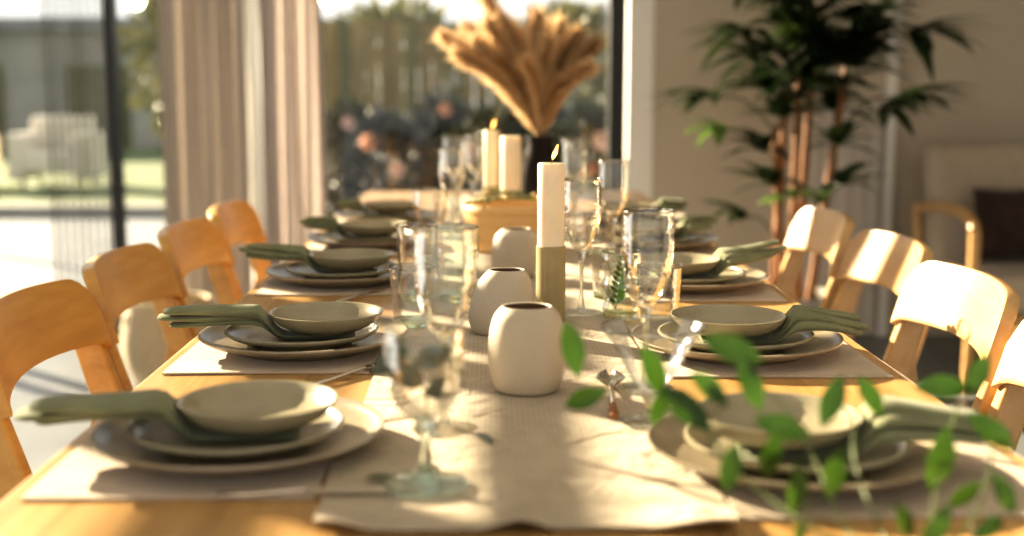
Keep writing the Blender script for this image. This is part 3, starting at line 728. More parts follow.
vase((0.012, 1.68, ZG), [(0.033, 0.0), (0.039, 0.006), (0.0435, 0.024), (0.0420, 0.048), (0.035, 0.073), (0.0250, 0.0865)], lambda z: (0.011 * (z / 0.09) ** 1.5, 0), 'lopsided cream bud vase leaning right behind the front vase', oval=0.85)
vase((0.043, 2.19, ZG), [(0.030, 0.0), (0.036, 0.006), (0.0415, 0.03), (0.0415, 0.054), (0.036, 0.075), (0.026, 0.085)], lambda z: (0.003 * z / 0.09, 0), 'farthest cream bud vase, left of the big candle before the bentwood bowl')

# ------------------------------------------------------------------ candles
def candle(loc, r, h, holder_h, hr, lab, hlab, lit):
    t = thing('candle_holder', hlab, 'candle holder', loc, 0, 'olive brass candle holders')
    b = B(); n = 48; grooves = (-2.05, -1.95)
    rm = lambda a, z: 0.93 if abs(((a - (2*PI - 2.0)) + PI) % (2*PI) - PI) < 0.09 else 1
    lathe(b, [(0, 0), (hr - 0.0008, 0), (hr, 0.0008), (hr, holder_h - 0.0008), (hr - 0.0008, holder_h), (hr - 0.0024, holder_h), (hr - 0.0024, holder_h - 0.006), (0, holder_h - 0.006)], 72, rmod=rm)
    obj('cup', b, M['brass'], t, angle=30)
    c = thing('pillar_candle', lab, 'candle', (loc[0], loc[1], loc[2] + holder_h - 0.0058), 0, 'ivory pillar candles')
    b = B(); lathe(b, [(0, 0), (r, 0), (r, h * 0.5), (r * 1.0, h - 0.003), (r - 0.0015, h - 0.0003), (r - 0.004, h), (r * 0.5, h - 0.002), (0, h - 0.0025)], 44)
    obj('wax', b, M['wax'], c, angle=50)
    b = B(); tube(b, [(0, 0, h - 0.004), (0.0006, 0, h + 0.004), (0.002, 0, h + 0.008)], 0.0008, 6); wk = obj('wick', b, M['wick'], c)
    if lit:
        b = B(); lathe(b, [(0, 0), (0.0026, 0.004), (0.0033, 0.009), (0.0022, 0.015), (0.0008, 0.0205), (0, 0.0225)], 14, c=(0.0018, 0, h + 0.004), shift=lambda z: (0.35 * z, 0))
        obj('flame', b, M['flame'], wk)
candle((0.0865, 1.772, ZG), 0.0192, 0.124, 0.108, 0.0212, 'large ivory pillar candle in front, lit with a small flame', 'olive brass cylinder holder under the big front candle', True)
candle((0.003, 2.98, ZG), 0.0185, 0.138, 0.10, 0.0205, 'lit ivory candle at the back, left of its twin', 'olive brass holder under the left back candle', True)
candle((0.048, 2.86, ZG), 0.0235, 0.128, 0.10, 0.025, 'thicker ivory candle at the back, before the black vase', 'olive brass holder under the right back candle', False)

# ------------------------------------------------------------------ bentwood bowl and greenery
t = thing('bentwood_bowl', 'round honey coloured wooden bowl on the runner behind the vases', 'bowl', (0.045, 2.58, ZG))
b = B(); shell(b, [(0, 0.0), (0.090, 0.0), (0.096, 0.004), (0.0995, 0.05), (0.101, 0.094)], 0.006, 56); obj('bowl_wall', b, M['box'], t, angle=50)
b = B(); rings = []
for i in range(56):
    a = 2 * PI * i / 56; rings.append([((0.1005 + 0.0022 * math.cos(q)) * math.cos(a), (0.1005 + 0.0022 * math.cos(q)) * math.sin(a), 0.084 + 0.009 * math.sin(q)) for q in [2*PI*j/8 for j in range(8)]])
rings.append(rings[0]); ringloft(b, rings, cap=False); obj('rim_band', b, M['box'], t)
def olive(loc, rz, lab, seed, L=0.16, n=26):
    rnd = random.Random(seed)
    t = thing('olive_sprig', lab, 'sprig', loc, rz, 'olive sprigs')
    pts = smooth_path([(-L/2, 0, 0.0), (-L*0.2, 0.008, 0.010), (L*0.2, -0.006, 0.010), (L/2, 0.004, 0.002)])
    b = B(); tube(b, pts, 0.0016, 6); obj('stem', b, M['stem'], t)
    b = B()
    for i in range(n):
        p = rnd.choice(pts); a = rnd.uniform(0, 2*PI)
        leafblade(b, p, (math.cos(a), math.sin(a), rnd.uniform(-0.1, 0.5)), (0, 0, 1), rnd.uniform(0.022, 0.034), 0.010, 0.2, 4)
    obj('foliage', b, M['olive_leaf'], t, recalc=False)
    for i in range(5):
        p = pts[(i * 5 + 3) % len(pts)]; b = B(); lathe(b, [(0, -0.005), (0.0035, -0.0035), (0.005, 0), (0.0035, 0.0035), (0, 0.005)], 12, c=(p[0], p[1] - 0.006, p[2] + 0.004)); obj('berry', b, M['berry'], t)
olive((0.045, 2.52, ZG + 0.098), 0.15, 'olive sprig with berries lying across the front rim of the wooden bowl', 3, 0.20)
olive((0.05, 2.62, ZG + 0.100), -0.5, 'olive sprig lying across the back of the wooden bowl', 5, 0.20)

# ------------------------------------------------------------------ black vase with pampas
VB = (0.138, 3.45, ZG)
t = thing('black_vase', 'round black vase at the far end of the table holding dried pampas', 'vase', VB)
b = B(); shell(b, [(0, 0.0)] + spl([(0.034, 0.0), (0.048, 0.02), (0.058, 0.07), (0.055, 0.12), (0.042, 0.155), (0.036, 0.178), (0.038, 0.20)]), 0.004, 44); obj('body', b, M['black_vase'], t, angle=60)
pt = thing('pampas_bunch', 'fan of tan dried pampas plumes standing in the black vase', 'dried flowers', VB)
rnd = random.Random(12)
def plume(tip, w, m, sag, y0):
    tip = Vector(tip); base = Vector((rnd.uniform(-.014, .014), rnd.uniform(-.014, .014), 0.03))
    neck = Vector((base.x * 0.8 + tip.x * 0.04, base.y * 0.8 + tip.y*0.04, 0.20))
    pts = smooth_path([base, neck, neck.lerp(tip, 0.5) + Vector((0, 0, 0.03)), tip + Vector((0, 0, -sag))], 8)
    b = B(); tube(b, pts, [0.0022] * len(pts), 6)
    n0 = 9
    for i in range(n0, len(pts)):
        s = (i - n0) / (len(pts) - 1 - n0); d = (pts[min(i+1, len(pts)-1)] - pts[i-1]).normalized()
        ww = 1.25 * w * (0.35 + 0.65 * math.sin(PI * (0.15 + 0.75 * s))) * (1.0 if s < 0.8 else 1.0 - 2.2 * (s - 0.8))
        for q in range(70):
            a = rnd.uniform(0, 2*PI); up = Vector((0, 0, 1)); sd = d.cross(up).normalized(); u2 = sd.cross(d)
            o = sd * math.cos(a) + u2 * math.sin(a)
            dr = (d * 2.6 + o * rnd.uniform(0.25, 1.15) + Vector((0, 0, -0.2))).normalized()
            leafblade(b, pts[i] + d * rnd.uniform(-0.02, 0.02), dr, o.cross(d), ww * rnd.uniform(0.7, 1.5), 0.0028, rnd.uniform(0.05, 0.3), 2)
    obj('plume', b, m, pt, recalc=False)
vx, vy, vz = VB
for (px, pz, y, w) in [(-0.13, 1.235, 3.42, 0.062), (-0.085, 1.185, 3.36, 0.06), (-0.06, 1.255, 3.5, 0.06), (-0.015, 1.345, 3.46, 0.066), (0.035, 1.27, 3.4, 0.062), (0.075, 1.245, 3.52, 0.06),
                       (0.135, 1.275, 3.4, 0.06), (0.165, 1.21, 3.34, 0.058), (0.205, 1.26, 3.5, 0.06), (0.25, 1.23, 3.44, 0.06), (0.30, 1.21, 3.42, 0.06), (0.275, 1.15, 3.36, 0.058), (0.02, 1.17, 3.35, 0.06), (-0.10, 1.215, 3.5, 0.06), (0.0, 1.26, 3.36, 0.06), (0.055, 1.20, 3.5, 0.06), (0.16, 1.25, 3.46, 0.06), (0.235, 1.185, 3.5, 0.06), (-0.03, 1.215, 3.36, 0.06), (0.11, 1.16, 3.33, 0.058), (0.215, 1.115, 3.33, 0.054)]:
    plume(((px - vx) * 0.88 - 0.012, y - vy, pz - vz), w, M['pampas'] if rnd.random() < 0.6 else M['pampas_tan'], 0.02, y)

# ------------------------------------------------------------------ foreground sprigs in a low vase just under the frame
SV = (0.262, 0.735, ZG)
t = thing('sprig_vase', 'low dark vase at the near end of the table, under the leafy sprigs', 'vase', (0.262, 0.735, TT + 0.0004))
b = B(); shell(b, [(0, 0.0)] + spl([(0.024, 0.0), (0.034, 0.012), (0.035, 0.025), (0.026, 0.038), (0.024, 0.045)]), 0.003, 40); obj('body', b, M['plate'], t, angle=60)
LV = [(0.066,0.98,0.877,0.0353,100),(0.077,0.98,0.838,0.0298,25),(0.121,0.9,0.877,0.0346,-70),(0.143,0.88,0.854,0.0366,-42),(0.18,0.9,0.894,0.037,-22),(0.189,0.88,0.871,0.0324,-68),(0.156,0.86,0.874,0.0289,-45),(0.167,0.84,0.821,0.0282,82),(0.209,0.82,0.812,0.0302,86),(0.246,0.86,0.813,0.0303,80),(0.253,0.9,0.854,0.0317,68),(0.214,0.88,0.84,0.0338,-18),(0.2,0.86,0.826,0.0289,82),(0.291,0.93,0.852,0.0283,-55),(0.321,0.86,0.82,0.0385,80),(0.348,0.93,0.858,0.0342,-5),(0.373,0.93,0.866,0.0283,68),(0.367,0.88,0.836,0.0338,-40),(0.36,0.84,0.804,0.0269,-58),(0.284,0.82,0.791,0.0236,-60),(0.307,0.82,0.787,0.0276,55),(0.341,0.86,0.796,0.0234,48),(0.342,0.82,0.785,0.0223,30),(0.207,0.8,0.791,0.0166,80),(0.125,0.9,0.852,0.0245,75)]
STEMS = [('leafy sprig reaching far left toward the front vase', [(0.255, 0.735, 0.775), (0.222, 0.79, 0.79), (0.18, 0.85, 0.811), (0.152, 0.88, 0.843), (0.124, 0.92, 0.863), (0.078, 0.975, 0.855)], [0, 1, 2, 3, 6, 7, 24]),
         ('leafy sprig rising highest before the nearest right bowl', [(0.26, 0.737, 0.775), (0.243, 0.80, 0.785), (0.231, 0.86, 0.822), (0.216, 0.88, 0.852), (0.18, 0.90, 0.886)], [4, 5, 11, 12, 8, 23]),
         ('leafy sprig crossing the front of the nearest right plates', [(0.265, 0.735, 0.775), (0.262, 0.80, 0.79), (0.262, 0.87, 0.822), (0.28, 0.92, 0.853)], [9, 10, 13, 19]),
         ('leafy sprig reaching up over the nearest right napkin', [(0.27, 0.735, 0.775), (0.295, 0.80, 0.785), (0.322, 0.86, 0.816), (0.362, 0.93, 0.857)], [14, 15, 16, 20]),
         ('leafy sprig at the lower right corner', [(0.272, 0.74, 0.775), (0.31, 0.80, 0.782), (0.345, 0.84, 0.798), (0.366, 0.875, 0.832)], [17, 18, 21, 22])]
for lab, path, ids in STEMS:
    base = Vector(path[0]); t = thing('leafy_sprig', lab, 'sprig', base, 0, 'fresh green sprigs in the foreground')
    pts = smooth_path([Vector(p) - base for p in path], 6)
    b = B(); tube(b, pts, [0.0014 - 0.0007 * i / len(pts) for i in range(len(pts))], 6); obj('stem', b, M['stem'], t)
    for i in ids:
        x, y, z, L, a = LV[i]; c = Vector((x, y, z)) - base; a = math.radians(a); rr = random.Random(i)
        d = Vector((math.cos(a), rr.uniform(-0.25, 0.25), math.sin(a))).normalized()
        near = min(pts, key=lambda p: (p - c).length)
        if (near - (c + d * L / 2)).length < (near - (c - d * L / 2)).length: d = -d     # leaf base on the stem's side
        st = c - d * L * 0.62
        b = B(); tube(b, [near, near.lerp(st, 0.5) + Vector((0, 0, 0.002)), st], 0.0006, 5)
        leafblade(b, st, d, (rr.uniform(-.4, .4), -1, 0.35), L * 1.3, L * 0.56, 0.12, 8, peak=0.52)
        obj('leaf', b, M['leaf'], t, recalc=False)
b = B(); leafblade(b, (0, 0, 0.003), (1, 0.1, 0.06), (0, 0, 1), 0.03, 0.013, 0.1); o = obj('fallen_leaf', b, M['leaf'], None, (-0.108, 1.028, ZM), recalc=False); tag(o, 'single green leaf lying left of the front goblet', 'leaf', 'fallen leaves on the runner')
b = B(); leafblade(b, (0, 0, 0.004), (0.4, -1, 0.05), (0, 0, 1), 0.042, 0.012, 0.05); o = obj('fallen_leaf', b, M['shrub'], None, (-0.014, 1.165, ZM), recalc=False); tag(o, 'narrow dark leaf lying on the runner right of the front goblet', 'leaf', 'fallen leaves on the runner')

# ------------------------------------------------------------------ potted palm
t = thing('potted_palm', 'tall dark green palm with orange canes in a pot before the back wall', 'plant', (1.12, 4.55, 0))
b = B(); shell(b, [(0, 0.0), (0.13, 0.0), (0.15, 0.02), (0.175, 0.30), (0.178, 0.33)], 0.014, 44); obj('pot', b, M['pot'], t, angle=50)
b = B(); lathe(b, [(0, 0.30), (0.158, 0.295), (0.155, 0.28), (0, 0.28)], 36); obj('soil', b, M['soil'], t)
canes = [((-0.07, 0.02, 0.29), (-0.05, 0.0, 1.05)), ((-0.02, -0.05, 0.29), (-0.01, -0.03, 1.15)), ((0.02, 0.04, 0.29), (0.05, 0.02, 1.2)), ((0.05, -0.04, 0.29), (0.16, -0.04, 1.18)), ((-0.05, -0.06, 0.29), (-0.10, -0.06, 0.95))]
for a, c in canes:
    b = B(); pts = [Vector(a).lerp(Vector(c), s / 12) for s in range(13)]
    tube(b, pts, [0.017 - 0.005 * s / 12 + 0.0018 * (s % 2) for s in range(13)], 10); obj('cane', b, M['cane'], t)
rnd = random.Random(21)
def frond(root, hub, out, n, L, W, m, spread=75, droop=0.55):
    root, hub, out = Vector(root), Vector(hub), Vector(out).normalized()
    b = B(); pts = smooth_path([root, root.lerp(hub, 0.5) + Vector((0, 0, 0.05)), hub], 5); tube(b, pts, 0.0035, 6)
    up = Vector((0, 0, 1)); sd = out.cross(up)
    if sd.length < 1e-3: sd = Vector((1, 0, 0))
    sd.normalize()
    for i in range(n):
        a = math.radians(-spread + 2 * spread * i / max(1, n - 1)) + rnd.uniform(-0.1, 0.1)
        d = out * math.cos(a) + sd * math.sin(a) + up * rnd.uniform(-0.15, 0.25)
        leafblade(b, hub, d, up, L * rnd.uniform(0.8, 1.15) * (1 - 0.15 * abs(a)), W, droop * rnd.uniform(0.7, 1.3), 8, peak=0.4)
    obj('frond', b, m, t, recalc=False)
# hub targets in metres (x offset, y offset, z)
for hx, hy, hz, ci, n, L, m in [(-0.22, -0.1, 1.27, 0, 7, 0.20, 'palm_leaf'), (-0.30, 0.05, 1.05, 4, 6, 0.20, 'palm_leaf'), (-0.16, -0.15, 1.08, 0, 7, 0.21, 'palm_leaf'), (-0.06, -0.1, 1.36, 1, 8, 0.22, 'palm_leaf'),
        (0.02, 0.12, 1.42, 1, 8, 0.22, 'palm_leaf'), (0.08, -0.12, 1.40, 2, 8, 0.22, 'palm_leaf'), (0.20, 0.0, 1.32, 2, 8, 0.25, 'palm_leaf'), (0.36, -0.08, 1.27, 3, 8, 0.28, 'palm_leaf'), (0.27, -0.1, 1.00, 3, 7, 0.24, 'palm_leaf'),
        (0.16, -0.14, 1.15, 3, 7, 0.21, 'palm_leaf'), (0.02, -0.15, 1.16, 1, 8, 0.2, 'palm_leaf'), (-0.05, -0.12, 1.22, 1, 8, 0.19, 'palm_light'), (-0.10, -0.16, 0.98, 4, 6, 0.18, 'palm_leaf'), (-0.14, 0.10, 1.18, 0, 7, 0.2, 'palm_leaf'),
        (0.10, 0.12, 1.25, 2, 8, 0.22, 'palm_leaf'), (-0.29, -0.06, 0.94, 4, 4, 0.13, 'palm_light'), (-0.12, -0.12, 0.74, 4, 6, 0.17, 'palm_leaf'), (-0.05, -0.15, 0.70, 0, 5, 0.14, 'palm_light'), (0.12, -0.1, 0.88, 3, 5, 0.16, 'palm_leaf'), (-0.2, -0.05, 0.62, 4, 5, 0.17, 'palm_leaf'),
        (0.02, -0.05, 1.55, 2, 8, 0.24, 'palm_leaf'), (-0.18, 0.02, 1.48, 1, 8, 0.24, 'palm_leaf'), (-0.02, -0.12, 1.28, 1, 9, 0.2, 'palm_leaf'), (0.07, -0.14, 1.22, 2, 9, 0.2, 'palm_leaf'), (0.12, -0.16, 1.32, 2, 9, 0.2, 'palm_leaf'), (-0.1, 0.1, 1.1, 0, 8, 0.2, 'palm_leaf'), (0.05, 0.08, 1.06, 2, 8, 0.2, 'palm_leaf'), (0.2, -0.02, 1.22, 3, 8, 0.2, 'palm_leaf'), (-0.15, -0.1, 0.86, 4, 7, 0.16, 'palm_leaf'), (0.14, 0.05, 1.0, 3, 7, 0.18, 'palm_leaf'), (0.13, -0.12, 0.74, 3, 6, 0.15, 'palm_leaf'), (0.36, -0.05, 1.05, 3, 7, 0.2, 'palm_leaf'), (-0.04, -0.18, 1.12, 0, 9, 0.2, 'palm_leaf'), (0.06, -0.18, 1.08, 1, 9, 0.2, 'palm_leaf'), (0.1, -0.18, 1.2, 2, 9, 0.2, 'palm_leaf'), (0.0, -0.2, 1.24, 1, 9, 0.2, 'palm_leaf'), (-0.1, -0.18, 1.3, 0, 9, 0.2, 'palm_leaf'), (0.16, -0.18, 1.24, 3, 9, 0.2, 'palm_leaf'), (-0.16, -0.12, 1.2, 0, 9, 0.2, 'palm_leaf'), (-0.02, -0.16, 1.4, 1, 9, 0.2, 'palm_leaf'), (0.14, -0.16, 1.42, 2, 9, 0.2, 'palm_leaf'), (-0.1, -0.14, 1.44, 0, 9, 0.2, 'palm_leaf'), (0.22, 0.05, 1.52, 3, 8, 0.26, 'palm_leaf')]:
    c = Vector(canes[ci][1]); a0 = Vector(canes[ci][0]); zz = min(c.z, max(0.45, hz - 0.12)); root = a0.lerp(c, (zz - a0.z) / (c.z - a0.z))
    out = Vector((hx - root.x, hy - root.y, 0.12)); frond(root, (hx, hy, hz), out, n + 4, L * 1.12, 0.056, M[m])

# ------------------------------------------------------------------ armchair, cushion, basket
t = thing('armchair', 'beige upholstered armchair with pale wooden arms at the far right', 'armchair', (2.09, 4.72, 0))
b = B(); bx(b, (-0.29, -0.33, 0.27), (0.29, 0.22, 0.41)); obj('seat_cushion', b, M['uphol'], t, bevel=0.035, bseg=4)
b = B(); ringloft(b, [[(x, y + dy, z) for x, y in ((-0.33, -0.06), (0.33, -0.06), (0.33, 0.06), (-0.33, 0.06))] for z, dy in ((0.36, 0.22), (0.6, 0.26), (0.86, 0.32))]); obj('back_cushion', b, M['uphol'], t, bevel=0.04, bseg=4)
for s in (-1, 1):
    b = B(); pts = smooth_path([(s * 0.36, 0.30, 0.60), (s * 0.365, 0.05, 0.635), (s * 0.37, -0.20, 0.635), (s * 0.37, -0.32, 0.60), (s * 0.37, -0.345, 0.50), (s * 0.37, -0.34, 0.0)], 6)
    tube(b, pts, [0.021] * len(pts), 12); obj('arm', b, M['chair_sunlit_pale'], t)
    b = B(); tube(b, [(s * 0.35, 0.36, 0.0), (s * 0.35, 0.28, 0.4), (s * 0.36, 0.31, 0.62)], [0.014, 0.02, 0.018], 10); obj('rear_leg', b, M['chair_sunlit_pale'], t)
b = B(); bx(b, (-0.35, -0.34, 0.22), (0.35, -0.31, 0.27)); obj('front_rail', b, M['chair_sunlit_pale'], t, smooth=False, bevel=0.004)
b = B(); bx(b, (-0.35, 0.22, 0.22), (0.35, 0.25, 0.27)); obj('back_rail', b, M['chair_sunlit_pale'], t, smooth=False, bevel=0.004)
b = B()
bmesh.ops.create_grid(b, x_segments=14, y_segments=14, size=1.0)
for v in b.verts:
    x, y = v.co.x, v.co.y; e = (1 - x ** 4) * (1 - y ** 4)
    k = 1 - 0.10 * (x * x * y * y) * 0 - 0.06 * (1 - abs(x * y))
    v.co = Vector((x * 0.15 * k, 0.0, y * 0.145 * k)); v.co.y = -0.07 * e ** 0.6
g2 = bmesh.ops.duplicate(b, geom=b.verts[:] + b.edges[:] + b.faces[:])
for v in [g for g in g2['geom'] if isinstance(g, bmesh.types.BMVert)]: v.co.y *= -1
bmesh.ops.remove_doubles(b, verts=b.verts[:], dist=0.0008)
o = obj('throw_cushion', b, M['brown'], None, (2.03, 4.80, 0.558), angle=80); o.rotation_euler = (math.radians(-14), 0, 0.03)
tag(o, 'dark brown square cushion on the beige armchair', 'cushion')
t = thing('woven_basket', 'pale woven basket on the floor behind the left chairs', 'basket', (-1.20, 4.62, 0))
b = B(); shell(b, spl([(0.13, 0.0), (0.165, 0.08), (0.175, 0.18), (0.155, 0.30)]), 0.012, 60, rmod=lambda a, z: 1 + 0.018 * math.cos(30 * a + (round(z * 60) % 2) * PI)); bx(b, (-0.09, -0.09, 0.004), (0.09, 0.09, 0.014)); obj('basket_wall', b, M['basket'], t)
b = B(); rings = []
for i in range(40):
    a = 2 * PI * i / 40; rings.append([((0.150 + 0.011 * math.cos(q)) * math.cos(a), (0.150 + 0.011 * math.cos(q)) * math.sin(a), 0.30 + 0.011 * math.sin(q)) for q in [2*PI*j/8 for j in range(8)]])
rings.append(rings[0]); ringloft(b, rings, cap=False); obj('rim', b, M['basket'], t)

# ------------------------------------------------------------------ outdoors
b = B(); bx(b, (-9, YB + 0.2, -0.12), (6, 11.2, -0.03)); o = struct('ground_terrace', b, M['deck'])
b = B(); bx(b, (-14, 11.2, -0.2), (14, 40, -0.04)); o = struct('ground_lawn', b, M['lawn'])
b = B(); bx(b, (-1.75, 7.7, -0.03), (1.6, 10.9, 0.02)); o = struct('ground_flowerbed', b, M['soil'])
# vertical slat fence
t = thing('slat_fence', 'brown vertical slat fence across the garden behind the pampas', 'fence', (0, 11.0, -0.04))
b = B(); b2 = B(); rnd = random.Random(4); x = -2.0
while x < 0.62:
    wd = rnd.uniform(0.07, 0.13); bx(b if rnd.random() < 0.55 else b2, (x, 0, 0), (x + wd - 0.012, 0.025, 1.70 + rnd.uniform(-0.02, 0.02))); x += wd
obj('brown_slats', b, M['slat'], t, smooth=False); obj('mossy_slats', b2, M['slat2'], t, smooth=False)
b = B()
for z in (0.3, 1.35): bx(b, (-2.0, 0.025, z), (0.62, 0.06, z + 0.09))
obj('rail', b, M['slat'], t, smooth=False)
for x in (-1.95, -0.9, 0.35): b = B(); bx(b, (x, 0.03, 0), (x + 0.1, 0.12, 1.74)); obj('post', b, M['slat2'], t, smooth=False)
def shrub(loc, sx, sz, n, m, lab, seed, blooms=(), leaf=0.09, grp='garden shrubs beyond the window', name='garden_shrub', cat='shrub', trunk=0.12):
    rnd = random.Random(seed); t = thing(name, lab, cat, loc, 0, grp)
    b = B()
    for i in range(5):
        a = rnd.uniform(0, 2*PI); tube(b, [(0.03 * math.cos(a), 0.03 * math.sin(a), 0), (sx * 0.4 * math.cos(a), sx * 0.4 * math.sin(a), sz * 0.7)], [0.014, 0.006], 6)
    obj('stem', b, M['bark'], t)
    b = B()
    for i in range(n):
        v = Vector((rnd.gauss(0, 1), rnd.gauss(0, 1), rnd.gauss(0, 1))).normalized() * rnd.uniform(0.45, 1) ** 0.5
        p = Vector((v.x * sx, v.y * sx * 0.8, trunk + (sz - trunk) * (0.5 + 0.5 * v.z)))
        leafblade(b, p, (v.x + rnd.uniform(-.6, .6), v.y + rnd.uniform(-.6, .6), v.z + rnd.uniform(-.2, .8)), (rnd.uniform(-1, 1), rnd.uniform(-1, 1), 1), leaf * rnd.uniform(0.7, 1.3), leaf * 0.5, 0.2, 3)
    obj('foliage', b, m, t, recalc=False)
    for (bx_, bz, r, bm_) in blooms:
        b = B(); c = Vector((bx_ * sx, -sx * 0.75, bz * sz))
        for q in range(14):
            a = 2 * PI * q / 14; leafblade(b, c, (math.cos(a), -0.5 + 0.4 * (q % 2), math.sin(a)), (0, -1, 0), r, r * 0.6, -0.2, 3)
        obj('bloom', b, M[bm_], t, recalc=False)
for i, (x, y, sx, sz, m, bl, lab) in enumerate([
    (-1.42, 8.6, 0.24, 0.70, 'shrub_blue', [(-0.2, 0.62, 0.06, 'bloom')], 'grey green shrub low behind the blush curtain edge'),
    (-0.72, 8.6, 0.25, 0.88, 'shrub_blue', [(-0.35, 0.80, 0.07, 'bloom'), (0.4, 0.6, 0.06, 'bloom_pink')], 'blue green flowering shrub left of the far glasses'),
    (-0.02, 8.6, 0.25, 0.92, 'shrub', [(-0.5, 0.70, 0.07, 'bloom'), (0.2, 0.78, 0.07, 'bloom'), (-0.1, 0.5, 0.05, 'bloom_pink')], 'green flowering shrub directly behind the far candles'),
    (0.68, 8.6, 0.25, 0.95, 'shrub', [(0.3, 0.75, 0.08, 'bloom_pink'), (0.0, 0.55, 0.06, 'bloom')], 'green shrub with pink blooms behind the black vase'),
    (-1.08, 9.6, 0.25, 0.95, 'shrub', [(0.1, 0.85, 0.06, 'bloom_pink')], 'taller dark shrub at the back of the bed on the left'),
    (-0.36, 9.6, 0.25, 1.0, 'shrub_blue', [(0.1, 0.9, 0.06, 'bloom')], 'taller blue green shrub at the back of the bed, centre'),
    (0.36, 9.6, 0.25, 1.0, 'shrub_blue', [(-0.3, 0.9, 0.07, 'bloom_pink')], 'taller shrub at the back of the bed behind the pampas'),
    (1.08, 9.6, 0.25, 0.95, 'shrub_blue', [(-0.3, 0.8, 0.08, 'bloom_pink'), (0.1, 0.5, 0.07, 'bloom')], 'blue green shrub by the right window post')]):
    shrub((x, y, 0.02), sx, sz, 900, M[m], lab, 40 + i, bl, 0.10, trunk=0.03)
for i, (x, y, sx, sz, lab) in enumerate([(-2.75, 12.4, 0.75, 2.3, 'olive green tree past the taupe curtain, left of the fence'), (-0.95, 12.6, 0.75, 1.95, 'olive tree behind the left of the fence'), (0.75, 12.4, 0.7, 1.9, 'olive tree behind the right end of the fence')]):
    shrub((x, y, -0.04), sx, sz, 1100, M['tree'], lab, 60 + i, (), 0.16, 'trees beyond the fence', 'garden_tree', 'tree', 0.6)
# houses
t = thing('white_house', 'pale white house beyond the fence at right', 'house', (3.2, 19, -0.04))
b = B(); bx(b, (-2.4, 0, 0), (2.8, 4, 1.95)); obj('wall', b, M['house'], t, smooth=False)
b = B(); ringloft(b, [[(-2.6, -0.2, 1.95), (3, -0.2, 1.95), (3, 4.2, 1.95), (-2.6, 4.2, 1.95)], [(-2.6, 1.7, 2.5), (3, 1.7, 2.5), (3, 2.3, 2.5), (-2.6, 2.3, 2.5)]]); obj('roof', b, M['roof'], t, smooth=False)
for x in (-1.9, -0.7): b = B(); bx(b, (x, -0.03, 0.6), (x + 0.6, 0, 1.4)); obj('window', b, M['roof'], t, smooth=False)
t = thing('garden_pavilion', 'long low grey garden building across the lawn at left', 'building', (-9.2, 24, -0.04))
b = B(); bx(b, (-5.5, 0, 0), (6.0, 3, 2.2)); obj('wall', b, M['stone'], t, smooth=False)
b = B(); bx(b, (-5.8, -0.3, 2.2), (6.2, 3.2, 2.42)); obj('roof', b, M['roof'], t, smooth=False)
for x in (-3.6, -1.2, 1.2, 3.3): b = B(); bx(b, (x, -0.03, 0.0), (x + 1.2, 0.0, 1.55)); obj('window', b, M['slat2'], t, smooth=False)
# outdoor armchairs on the lawn
def lounge(lab, loc, w):
    t = thing('outdoor_armchair', lab, 'armchair', loc, 0, 'cream outdoor armchairs')
    b = B(); bx(b, (-w/2, -0.3, 0.18), (w/2, 0.3, 0.42)); obj('seat', b, M['cream'], t, bevel=0.04, bseg=3)
    b = B(); bx(b, (-w/2, 0.2, 0.42), (w/2, 0.4, 0.80)); obj('backrest', b, M['cream'], t, bevel=0.05, bseg=3)
    for s in (-1, 1): b = B(); bx(b, (s * w/2 - 0.09, -0.32, 0.1), (s * w/2 + 0.09, 0.4, 0.62)); obj('arm', b, M['cream'], t, bevel=0.04, bseg=3)
    for sx in (-1, 1):
        for sy in (-0.26, 0.34): b = B(); tube(b, [(sx * w * 0.42, sy, 0), (sx * w * 0.42, sy, 0.2)], 0.025); obj('leg', b, M['slat2'], t)
lounge('cream outdoor armchair on the lawn, second from the left edge', (-4.95, 14.4, -0.04), 0.72)
lounge('cream outdoor armchair on the lawn cut by the left edge', (-6.1, 14.2, -0.04), 0.7)
t = thing('low_wall', 'low white block edging between terrace and lawn', 'wall', (-4.2, 11.0, -0.03))
b = B(); bx(b, (-3.5, -0.15, 0), (1.9, 0.15, 0.10)); obj('blocks', b, M['stone'], t, smooth=False, bevel=0.01)
# rod screen outside the left pane
t = thing('rod_screen', 'screen of slim grey upright rods outside the left window', 'screen', (0, 5.95, -0.03))
for k in range(9):
    x = -2.07 + k * 0.037; b = B(); tube(b, [(x, 0, 0), (x, 0, 2.4)], 0.007, 8); obj('rod', b, M['rod'], t)
b = B(); bx(b, (-2.11, -0.02, 0.0), (-1.73, 0.02, 0.03)); bx(b, (-2.11, -0.02, 2.4), (-1.73, 0.02, 2.43)); obj('rail', b, M['rod'], t, smooth=False)
# string lights
t = thing('string_lights', 'string of glowing round bulbs hung across the terrace', 'string lights', (0, 10.2, 0))
b = B(); pts = [(x, 0, 1.83 + 0.02 * (x + 2.3) ** 2) for x in [-5.4 + 0.3 * i for i in range(23)]]; tube(b, pts, 0.008, 6); obj('cord', b, M['cord'], t)
for x in (-5.4, 1.2): b = B(); tube(b, [(x, 0, -0.03), (x, 0, 2.2)], 0.025, 10); obj('post', b, M['cord'], t)
for x in (-3.75, -2.82, -1.93, -1.28, -4.7):
    z = 1.83 + 0.02 * (x + 2.3) ** 2; b = B(); lathe(b, [(0, -0.125), (0.045, -0.11), (0.066, -0.065), (0.045, -0.025), (0.014, -0.005), (0.012, 0.01), (0, 0.01)], 16, c=(x, 0, z)); obj('bulb', b, M['bulb'], t)

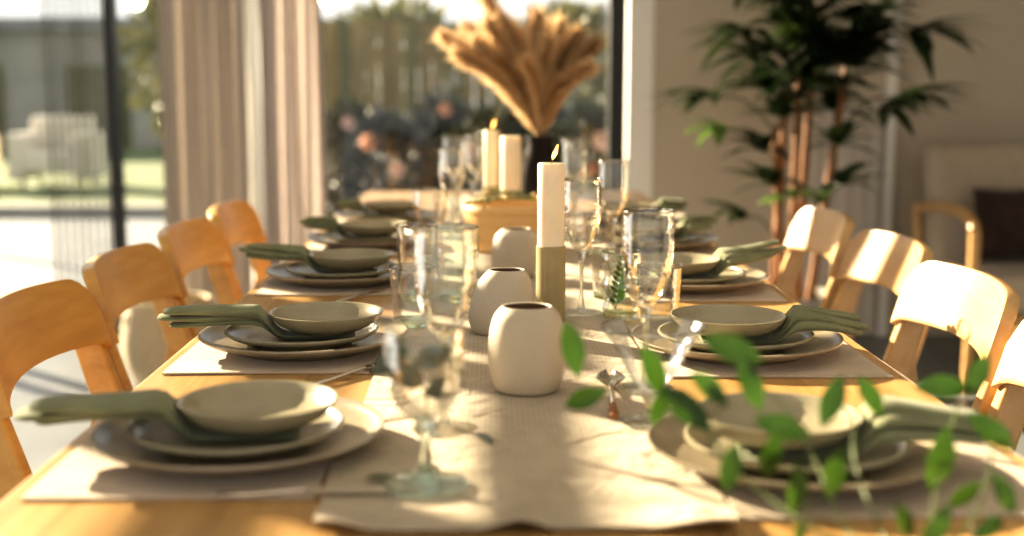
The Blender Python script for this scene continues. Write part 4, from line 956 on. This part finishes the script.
# ------------------------------------------------------------------ light
wd = bpy.data.worlds.new('World'); scn.world = wd; wd.use_nodes = True; nt = wd.node_tree
for n in list(nt.nodes): nt.nodes.remove(n)
out = nt.nodes.new('ShaderNodeOutputWorld'); bg = nt.nodes.new('ShaderNodeBackground')
tc = nt.nodes.new('ShaderNodeTexCoord'); sp = nt.nodes.new('ShaderNodeSeparateXYZ'); nt.links.new(tc.outputs['Generated'], sp.inputs[0])
c = ramp(nt, sp.outputs['Z'], [(0.0, (0.95, 0.88, 0.78)), (0.06, (1.0, 0.97, 0.92)), (0.3, (0.86, 0.86, 0.85)), (1.0, (0.58, 0.62, 0.68))])
nt.links.new(c, bg.inputs['Color']); bg.inputs['Strength'].default_value = 0.8
nt.links.new(bg.outputs[0], out.inputs['Surface'])
def lamp(name, kind, loc, rot, energy, color, **kw):
    l = bpy.data.lights.new(name, kind); l.energy = energy; l.color = color
    for k, v in kw.items(): setattr(l, k, v)
    o = bpy.data.objects.new(name, l); COL.objects.link(o); o.location = loc; o.rotation_euler = rot; return o
AZ, EL = math.radians(49), math.radians(19.5)      # sun stands behind-left of the table
sd = Vector((math.sin(AZ) * math.cos(EL), -math.cos(AZ) * math.cos(EL), -math.sin(EL)))
s = lamp('Sun', 'SUN', (-6, 8, 6), (0, 0, 0), 16, (1.0, 0.82, 0.58), angle=math.radians(0.4))
s.rotation_euler = sd.to_track_quat('-Z', 'Y').to_euler()
lamp('CeilingFill', 'AREA', (0.3, 1.8, 2.58), (0, 0, 0), 7, (1.0, 0.86, 0.68), shape='RECTANGLE', size=2.4, size_y=3.4)  # broad fill light added under the ceiling to lift the room; no fixture

# ------------------------------------------------------------------ camera
cam = bpy.data.cameras.new('Camera'); co = bpy.data.objects.new('Camera', cam); COL.objects.link(co); scn.camera = co
co.location = (0, 0, 1.085)
cam.sensor_width = 36; cam.lens = 1250 / 1024 * 36; cam.clip_start = 0.05; cam.clip_end = 200
co.rotation_euler = (math.radians(90 - 8.2), 0, math.radians(-1.0))
cam.dof.use_dof = True; cam.dof.focus_distance = 1.62; cam.dof.aperture_fstop = 2.4

scn.view_settings.view_transform = 'Standard'
scn.view_settings.look = 'Medium High Contrast'
scn.view_settings.exposure = 0.65
scn.cycles.transparent_max_bounces = 32
scn.cycles.max_bounces = 24
scn.cycles.transmission_bounces = 24
scn.cycles.blur_glossy = 0.1
scn.cycles.sample_clamp_indirect = 6.0
